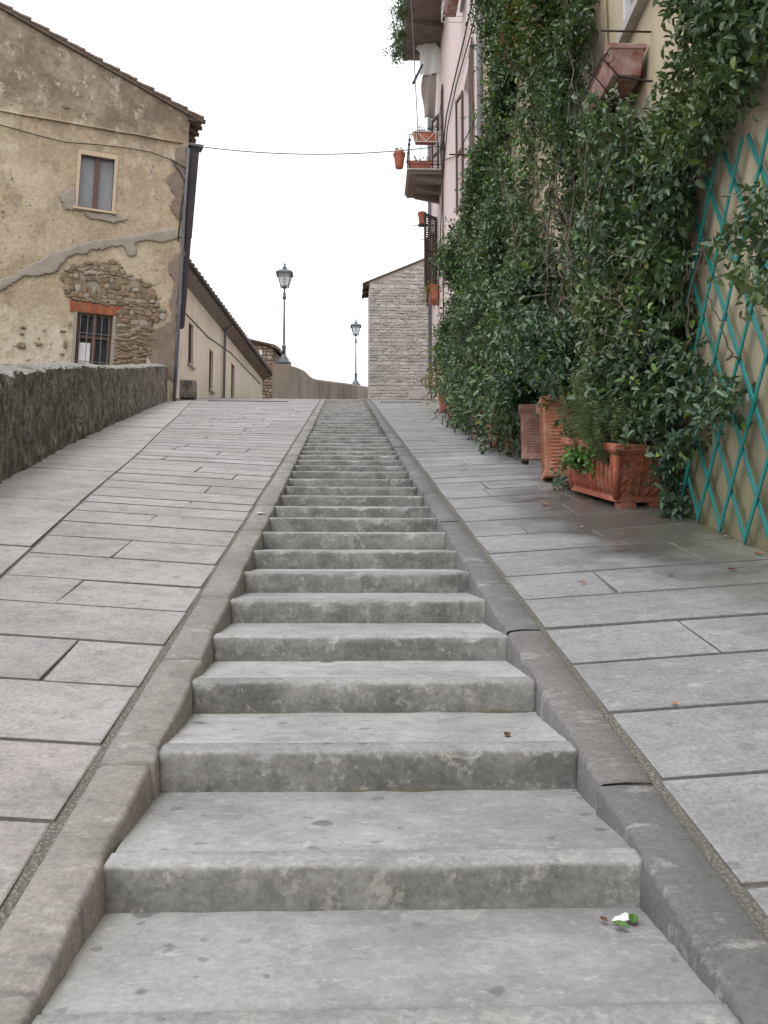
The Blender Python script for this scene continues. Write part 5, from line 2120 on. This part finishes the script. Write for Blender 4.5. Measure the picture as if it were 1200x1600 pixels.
# ------------------------------------------------------------------ balconies on the pink building
def balcony(y0, y1, z, proj, label, rail=True):
    b = MB()
    xw = (WX(y0) + WX(y1)) / 2
    b.hexa([(WX(y0) - proj, y0, z), (WX(y0) + .1, y0, z), (WX(y1) + .1, y1, z), (WX(y1) - proj, y1, z),
            (WX(y0) - proj, y0, z + .11), (WX(y0) + .1, y0, z + .11), (WX(y1) + .1, y1, z + .11), (WX(y1) - proj, y1, z + .11)])
    o = b.build('balcony', 'balcony_stone', pink, bevel=.02)
    lip = MB()
    lip.hexa([(WX(y0) - proj - .06, y0 - .06, z + .113), (WX(y0), y0 - .06, z + .113), (WX(y1), y1 + .06, z + .113), (WX(y1) - proj - .06, y1 + .06, z + .113),
              (WX(y0) - proj - .06, y0 - .06, z + .16), (WX(y0), y0 - .06, z + .16), (WX(y1), y1 + .06, z + .16), (WX(y1) - proj - .06, y1 + .06, z + .16)])
    lip.build('slab_edge', 'stone_sill', o)
    for q in range(3):
        y = y0 + (y1 - y0) * (.12 + .38 * q)
        cb = MB()
        xw = WX(y)
        cb.add([(xw, y - .07, z - .26), (xw, y + .07, z - .26), (xw, y + .07, z - .002), (xw, y - .07, z - .002), (xw - proj * .75, y - .07, z - .10), (xw - proj * .75, y + .07, z - .10), (xw - proj * .8, y + .07, z - .002), (xw - proj * .8, y - .07, z - .002)],
               [(0, 1, 2, 3), (4, 7, 6, 5), (0, 4, 5, 1), (1, 5, 6, 2), (2, 6, 7, 3), (3, 7, 4, 0)])
        cb.build('corbel', 'balcony_stone', o)
    rl = MB()
    zt, zb = z + 1.32, z + .33
    xs0, xs1 = WX(y0) - proj + .03, WX(y1) - proj + .03
    for zz in (zb, zt):
        rl.tube([(WX(y0), y0 + .03, zz), (xs0, y0 + .03, zz), (xs1, y1 - .03, zz), (WX(y1), y1 - .03, zz)], .018, 5)
    for (a_, b_) in (((WX(y0) - .02, y0 + .03), (xs0, y0 + .03)), ((xs0, y0 + .03), (xs1, y1 - .03)), ((xs1, y1 - .03), (WX(y1) - .02, y1 - .03))):
        L_ = math.hypot(a_[0] - b_[0], a_[1] - b_[1])
        kk = max(2, int(L_ / .32))
        for i_ in range(kk + 1):
            t = i_ / kk
            x, y = a_[0] + (b_[0] - a_[0]) * t, a_[1] + (b_[1] - a_[1]) * t
            rl.tube([(x, y, z + .2), (x, y, zt)], .009, 4)
            if i_ % 2:
                rl.lathe((x, y, zt - .26), [(.004, 0), (.05, .06), (.035, .12), (.008, .16)], 6)
    rl.build('railing', 'iron', o)
    return o


b1 = balcony(31.0, 33.0, 15.0, 1.12, '')
b2 = balcony(28.3, 33.0, 19.93, 1.2, '')


def trough(loc, size, rz, label, mat='terracotta', lattice=False):
    r = empty('flower_trough', loc, rz)
    tag(r, label, 'flower trough', 'troughs and pots on the pink building')
    w_, l_, h_ = size
    MB().frustum((0, 0, 0), (w_ * .82, l_ * .92), (w_, l_), h_).build('body', mat, r, False, False, .01)
    MB().frustum((0, 0, h_ - .04), (w_ * 1.06, l_ * 1.03), (w_ * 1.06, l_ * 1.03), .05).build('rim', mat, r, False, False, .008)
    MB().box((0, 0, h_ + .005), (w_ * .85, l_ * .93, .025)).build('soil', 'soil', r, False, False)
    if lattice:
        lt = MB()
        y = -l_ * .5 - .012
        for x0_, z0_, x1_, z1_ in ((-w_ * .5, .0, w_ * .5, .0), (-w_ * .5, h_, w_ * .5, h_), (-w_ * .5, 0, -w_ * .5, h_), (w_ * .5, 0, w_ * .5, h_), (-w_ * .4, h_, 0, .02), (0, .02, w_ * .4, h_), (-w_ * .4, 0, -w_ * .4, h_), (w_ * .4, 0, w_ * .4, h_)):
            lt.tube([(x0_, y, z0_), (x1_, y, z1_)], .014, 4)
        lt.build('lattice', 'white_paint', r, False, False)
    return r


trough((2.55, 31.0 - .02, 16.0), (.80, .26, .34), 0, 'terracotta trough with white lattice hung on the lower balcony rail', 'terracotta', True)
clump('trough_plant', 'tuft of leaves in the latticed trough on the lower balcony', 'plant', [(2.75, 31, 16.42), (2.5, 31, 16.38), (2.3, 31, 16.36), (2.95, 31, 16.5)], 50, .06, 5, .14, .08, .03, 'leaf_oleander', (0, 0, .6), base=(2.55, 31, 16.33))
trough((2.4, 31.25, 15.235), (.75, .22, .24), 0, 'low row of terracotta troughs standing on the lower balcony floor', 'terracotta')
clump('trough_herb', 'low herbs in the trough on the lower balcony floor', 'plant', [(2.2, 31.25, 15.52), (2.4, 31.25, 15.5), (2.6, 31.25, 15.54)], 40, .06, 5, .1, .06, .03, 'leaf_trail', (0, 0, .5), base=(2.4, 31.25, 15.46))
round_pot((1.70, 31.1, 15.22), .19, .50, 'terracotta', 'round terracotta pot hooked outside the lower balcony corner', 'balcony_pot', 'troughs and pots on the pink building')
clump('balcony_succulent', 'sparse plant in the round pot at the lower balcony corner', 'plant', [(1.70, 31.1, 15.78), (1.75, 31.1, 15.82)], 18, .05, 4, .1, .06, .03, 'leaf_dry', (0, 0, .6), base=(1.70, 31.1, 15.68))
trough((3.02, 33.15, 11.42), (.36, .8, .48), 0, 'terracotta window trough below the open dark shutter', 'terracotta')
clump('trough_fern', 'pale trailing plant in the trough below the dark shutter', 'plant', [(2.80, 33.0, 11.92), (2.74, 32.9, 11.75), (2.72, 33.1, 11.55), (2.78, 33.2, 11.9)], 60, .07, 6, .18, .07, .025, 'leaf_dry', (-.5, 0, -.1), .3, base=(2.98, 33.1, 11.9))
round_pot((2.80, 35.6, 15.08), .16, .46, 'terracotta', 'small terracotta pot on an iron bracket at the far corner', 'bracket_pot', 'troughs and pots on the pink building')
mb = MB()
mb.tube([(WX(35.6), 35.6, 15.06), (2.45, 35.6, 15.06)], .015, 5)
mb.tube([(WX(35.6), 35.6, 14.7), (2.85, 35.6, 15.05)], .012, 5)
mb.lathe((2.80, 35.6, 15.05), [(.17, 0), (.17, .02)], 10)
mb.build('pot_bracket', 'iron', pink)
for zz in (14.4, 13.4):
    MB().tube([(WX(35.6), 35.6, zz), (2.75, 35.5, zz + .1)], .012, 5).build('iron_bracket', 'iron', pink)
trough((2.66, 24.1, 16.35), (.32, .9, .26), 0, 'dark red window trough in a white rack at the top of the frame', 'box_red')
rk = MB()
for z in (16.33, 16.5, 16.7):
    rk.tube([(WX(23.6), 23.5, z), (2.44, 23.5, z), (2.44, 24.7, z), (WX(24.7), 24.7, z)], .012, 4)
for i_ in range(5):
    y = 23.5 + .3 * i_
    rk.tube([(2.44, y, 16.33), (2.44, y, 16.7)], .009, 4)
rk.build('trough_rack', 'white_paint', pink)
# plants hanging off the upper balcony
pp = []
for i_ in range(40):
    yy = rng.uniform(28.0, 33.2)
    pp.append((WX(yy) - 1.22 + rng.uniform(-.22, .05), yy, 20.1 + rng.uniform(-.25, .9)))
clump('balcony_creeper', 'dark trailing plant along the edge of the upper balcony', 'plant', pp, 420, .10, 7, .28, .10, .05, 'leaf', (-.4, 0, -.2), .3, .3, base=(1.9, 30, 20.3))
trough((2.0, 29.6, 20.2), (.26, .9, .26), 0, 'terracotta trough on the upper balcony edge', 'terracotta')


# washing on the line
def cloth(name, label, mat, origin, outline, rows_=14, cols_=10, wav=.05, ax=(1, 0, 0)):
    """outline(t) -> (left, right) at height fraction t from the top; hangs down from origin"""
    mb = MB()
    ax = Vector(ax)
    nr = Vector((-ax.y, ax.x, 0))
    for j in range(rows_ + 1):
        t = j / rows_
        l_, r_, z = outline(t)
        for i_ in range(cols_ + 1):
            s = l_ + (r_ - l_) * i_ / cols_
            d = wav * math.sin(s * 17 + t * 2.0) * (.4 + t) + .03 * nz3(s * 3, t * 3, 0, 1, len(label))
            p = Vector(origin) + ax * s + nr * d
            mb.v.append((p.x, p.y, origin[2] - z))
    for j in range(rows_):
        for i_ in range(cols_):
            k = j * (cols_ + 1) + i_
            mb.f.append((k, k + 1, k + cols_ + 2, k + cols_ + 1))
    o = mb.build(name, mat, smooth=True)
    m_ = o.modifiers.new('thick', 'SOLIDIFY')
    m_.thickness = .012
    return tag(o, label, 'laundry', 'washing under the upper balcony')


cloth('hung_shirt', 'white shirt hanging from the line under the upper balcony', 'cloth_white', (2.42, 32.0, 20.15),
      lambda t: ((.05 - .16 * sm(t * 3) if t < .35 else .02), (.45 + .36 * sm(t * 2)), 1.30 * t), ax=(.96, -.28, 0))
cloth('hung_trousers', 'taupe trousers hanging below the white shirt', 'cloth_grey', (2.55, 32.05, 18.92),
      lambda t: (.0 - .06 * math.sin(t * 5), .48 - .08 * t, 1.55 * t), ax=(.96, -.28, 0))
cloth('hung_scarf', 'dark navy cloth sticking out left of the washing', 'cloth_navy', (2.50, 31.9, 19.2),
      lambda t: (-.34 * t, .06 - .30 * t, .70 * t), 8, 4, .01)
MB().tube([(2.2, 32.0, 20.17), (WX(32) + .02, 31.9, 20.19)], .008, 4).build('washing_line', 'cable', pink)
MB().tube([(1.9, 28.6, 19.9), (2.3, 31.0, 16.4)], .016, 5).build('hanging_rod', 'pipe_grey', pink)

# ------------------------------------------------------------------ cable across the street
a_, b_ = Vector(hm(-.55, 16.42, .1)), Vector((WX(30.6) - .06, 30.6, 15.75))
pts = []
for i_ in range(25):
    t = i_ / 24
    p = a_.lerp(b_, t)
    p.z -= .26 * 4 * t * (1 - t)
    pts.append(p)
o = MB().tube(pts, .017, 5).build('street_cable', 'cable', smooth=True)
tag(o, 'thin dark cable strung across the street from the old house to the pink building', 'cable')


# ------------------------------------------------------------------ litter on the steps and paving
def fallen(name, label, x, y, mat, size, z=None, up=.012, rz=None, cat='leaf', group='leaves lying on the paving'):
    q = random.Random(int(x * 1000 + y * 77))
    rz = q.uniform(0, 6.28) if rz is None else rz
    mb = MB()
    pr = [(-.5, 0, .0), (-.25, .26, .10), (.15, .30, .16), (.5, 0, .05), (.15, -.30, .12), (-.25, -.26, .14), (0, 0, .0)]
    c, s = math.cos(rz), math.sin(rz)
    z = H(x, y) + up if z is None else z
    for a, b, h_ in pr:
        a, b = a * size, b * size * .9
        yy = y + a * s + b * c
        mb.v.append((x + a * c - b * s, yy, z + (yy - y) * .2 + h_ * size))
    mb.f += [(0, 1, 6), (1, 2, 6), (2, 3, 6), (3, 4, 6), (4, 5, 6), (5, 0, 6)]
    o = mb.build(name, mat)
    m_ = o.modifiers.new('thick', 'SOLIDIFY')
    m_.thickness = .0015
    return tag(o, label, cat, group)


def tread_z(y):
    k = math.floor((y - Y0) / RUN)
    yn = Y0 + RUN * k
    return base_z(yn) + (y - yn) * TILT + .003


fallen('fallen_leaf', 'curled dark brown leaf on the third tread at the right end', .50, 3.60, 'dead_leaf', .045, tread_z(3.60))
sp = empty('jasmine_sprig', (.60, 2.50, tread_z(2.50)))
tag(sp, 'fallen sprig with white blossom and green leaves on the lowest tread', 'sprig')
for k, (dx, dy, m_) in enumerate(((0, 0, 'flower_white'), (.035, .01, 'leaf_bright'), (-.01, -.035, 'leaf_bright'), (.02, .02, 'flower_white'), (-.04, .01, 'dead_leaf'))):
    o = fallen('blossom' if m_ == 'flower_white' else 'leaf', None, .60 + dx, 2.52 + dy, m_, .045 if m_ != 'dead_leaf' else .03, tread_z(2.52) + .004, 0, k * 1.3, None, None)
    vparent(o, sp)
for x, y, m_, s, lab in ((1.69, 8.66, 'dead_leaf_orange', .07, 'orange dead leaf on the wet paving left of the fluted planter'),
                         (1.80, 6.78, 'dead_leaf_orange', .05, 'orange leaf on the wet slab below the fluted planter'),
                         (1.92, 7.05, 'dead_leaf_orange', .04, 'small orange leaf close under the fluted planter foot'),
                         (1.29, 5.70, 'dead_leaf_orange', .045, 'rust leaf on the dry slab midway to the kerb'),
                         (1.82, 5.74, 'dead_leaf', .04, 'black curled leaf on the paving in front of the trellis'),
                         (2.2, 5.78, 'dead_leaf', .05, 'brown leaf on the paving close to the trellis foot'),
                         (1.15, 3.72, 'dead_leaf_orange', .035, 'pale brown leaf lying in a slab joint beside the right kerb'),
                         (2.52, 6.15, 'dead_leaf_orange', .06, 'orange leaf at the wall foot by the right edge')):
    fallen('fallen_leaf', lab, x, y, m_, s)
for x, y, s, lab in ((1.72, 7.45, .03, 'white paper scrap on the wet paving'), (2.55, 6.75, .03, 'white scrap against the wall foot by the trellis'), (-.78, 8.35, .09, 'white scrap lying on the left kerb')):
    fallen('paper_scrap', lab, x, y, 'paper', s, None, .016, None, 'paper', None)
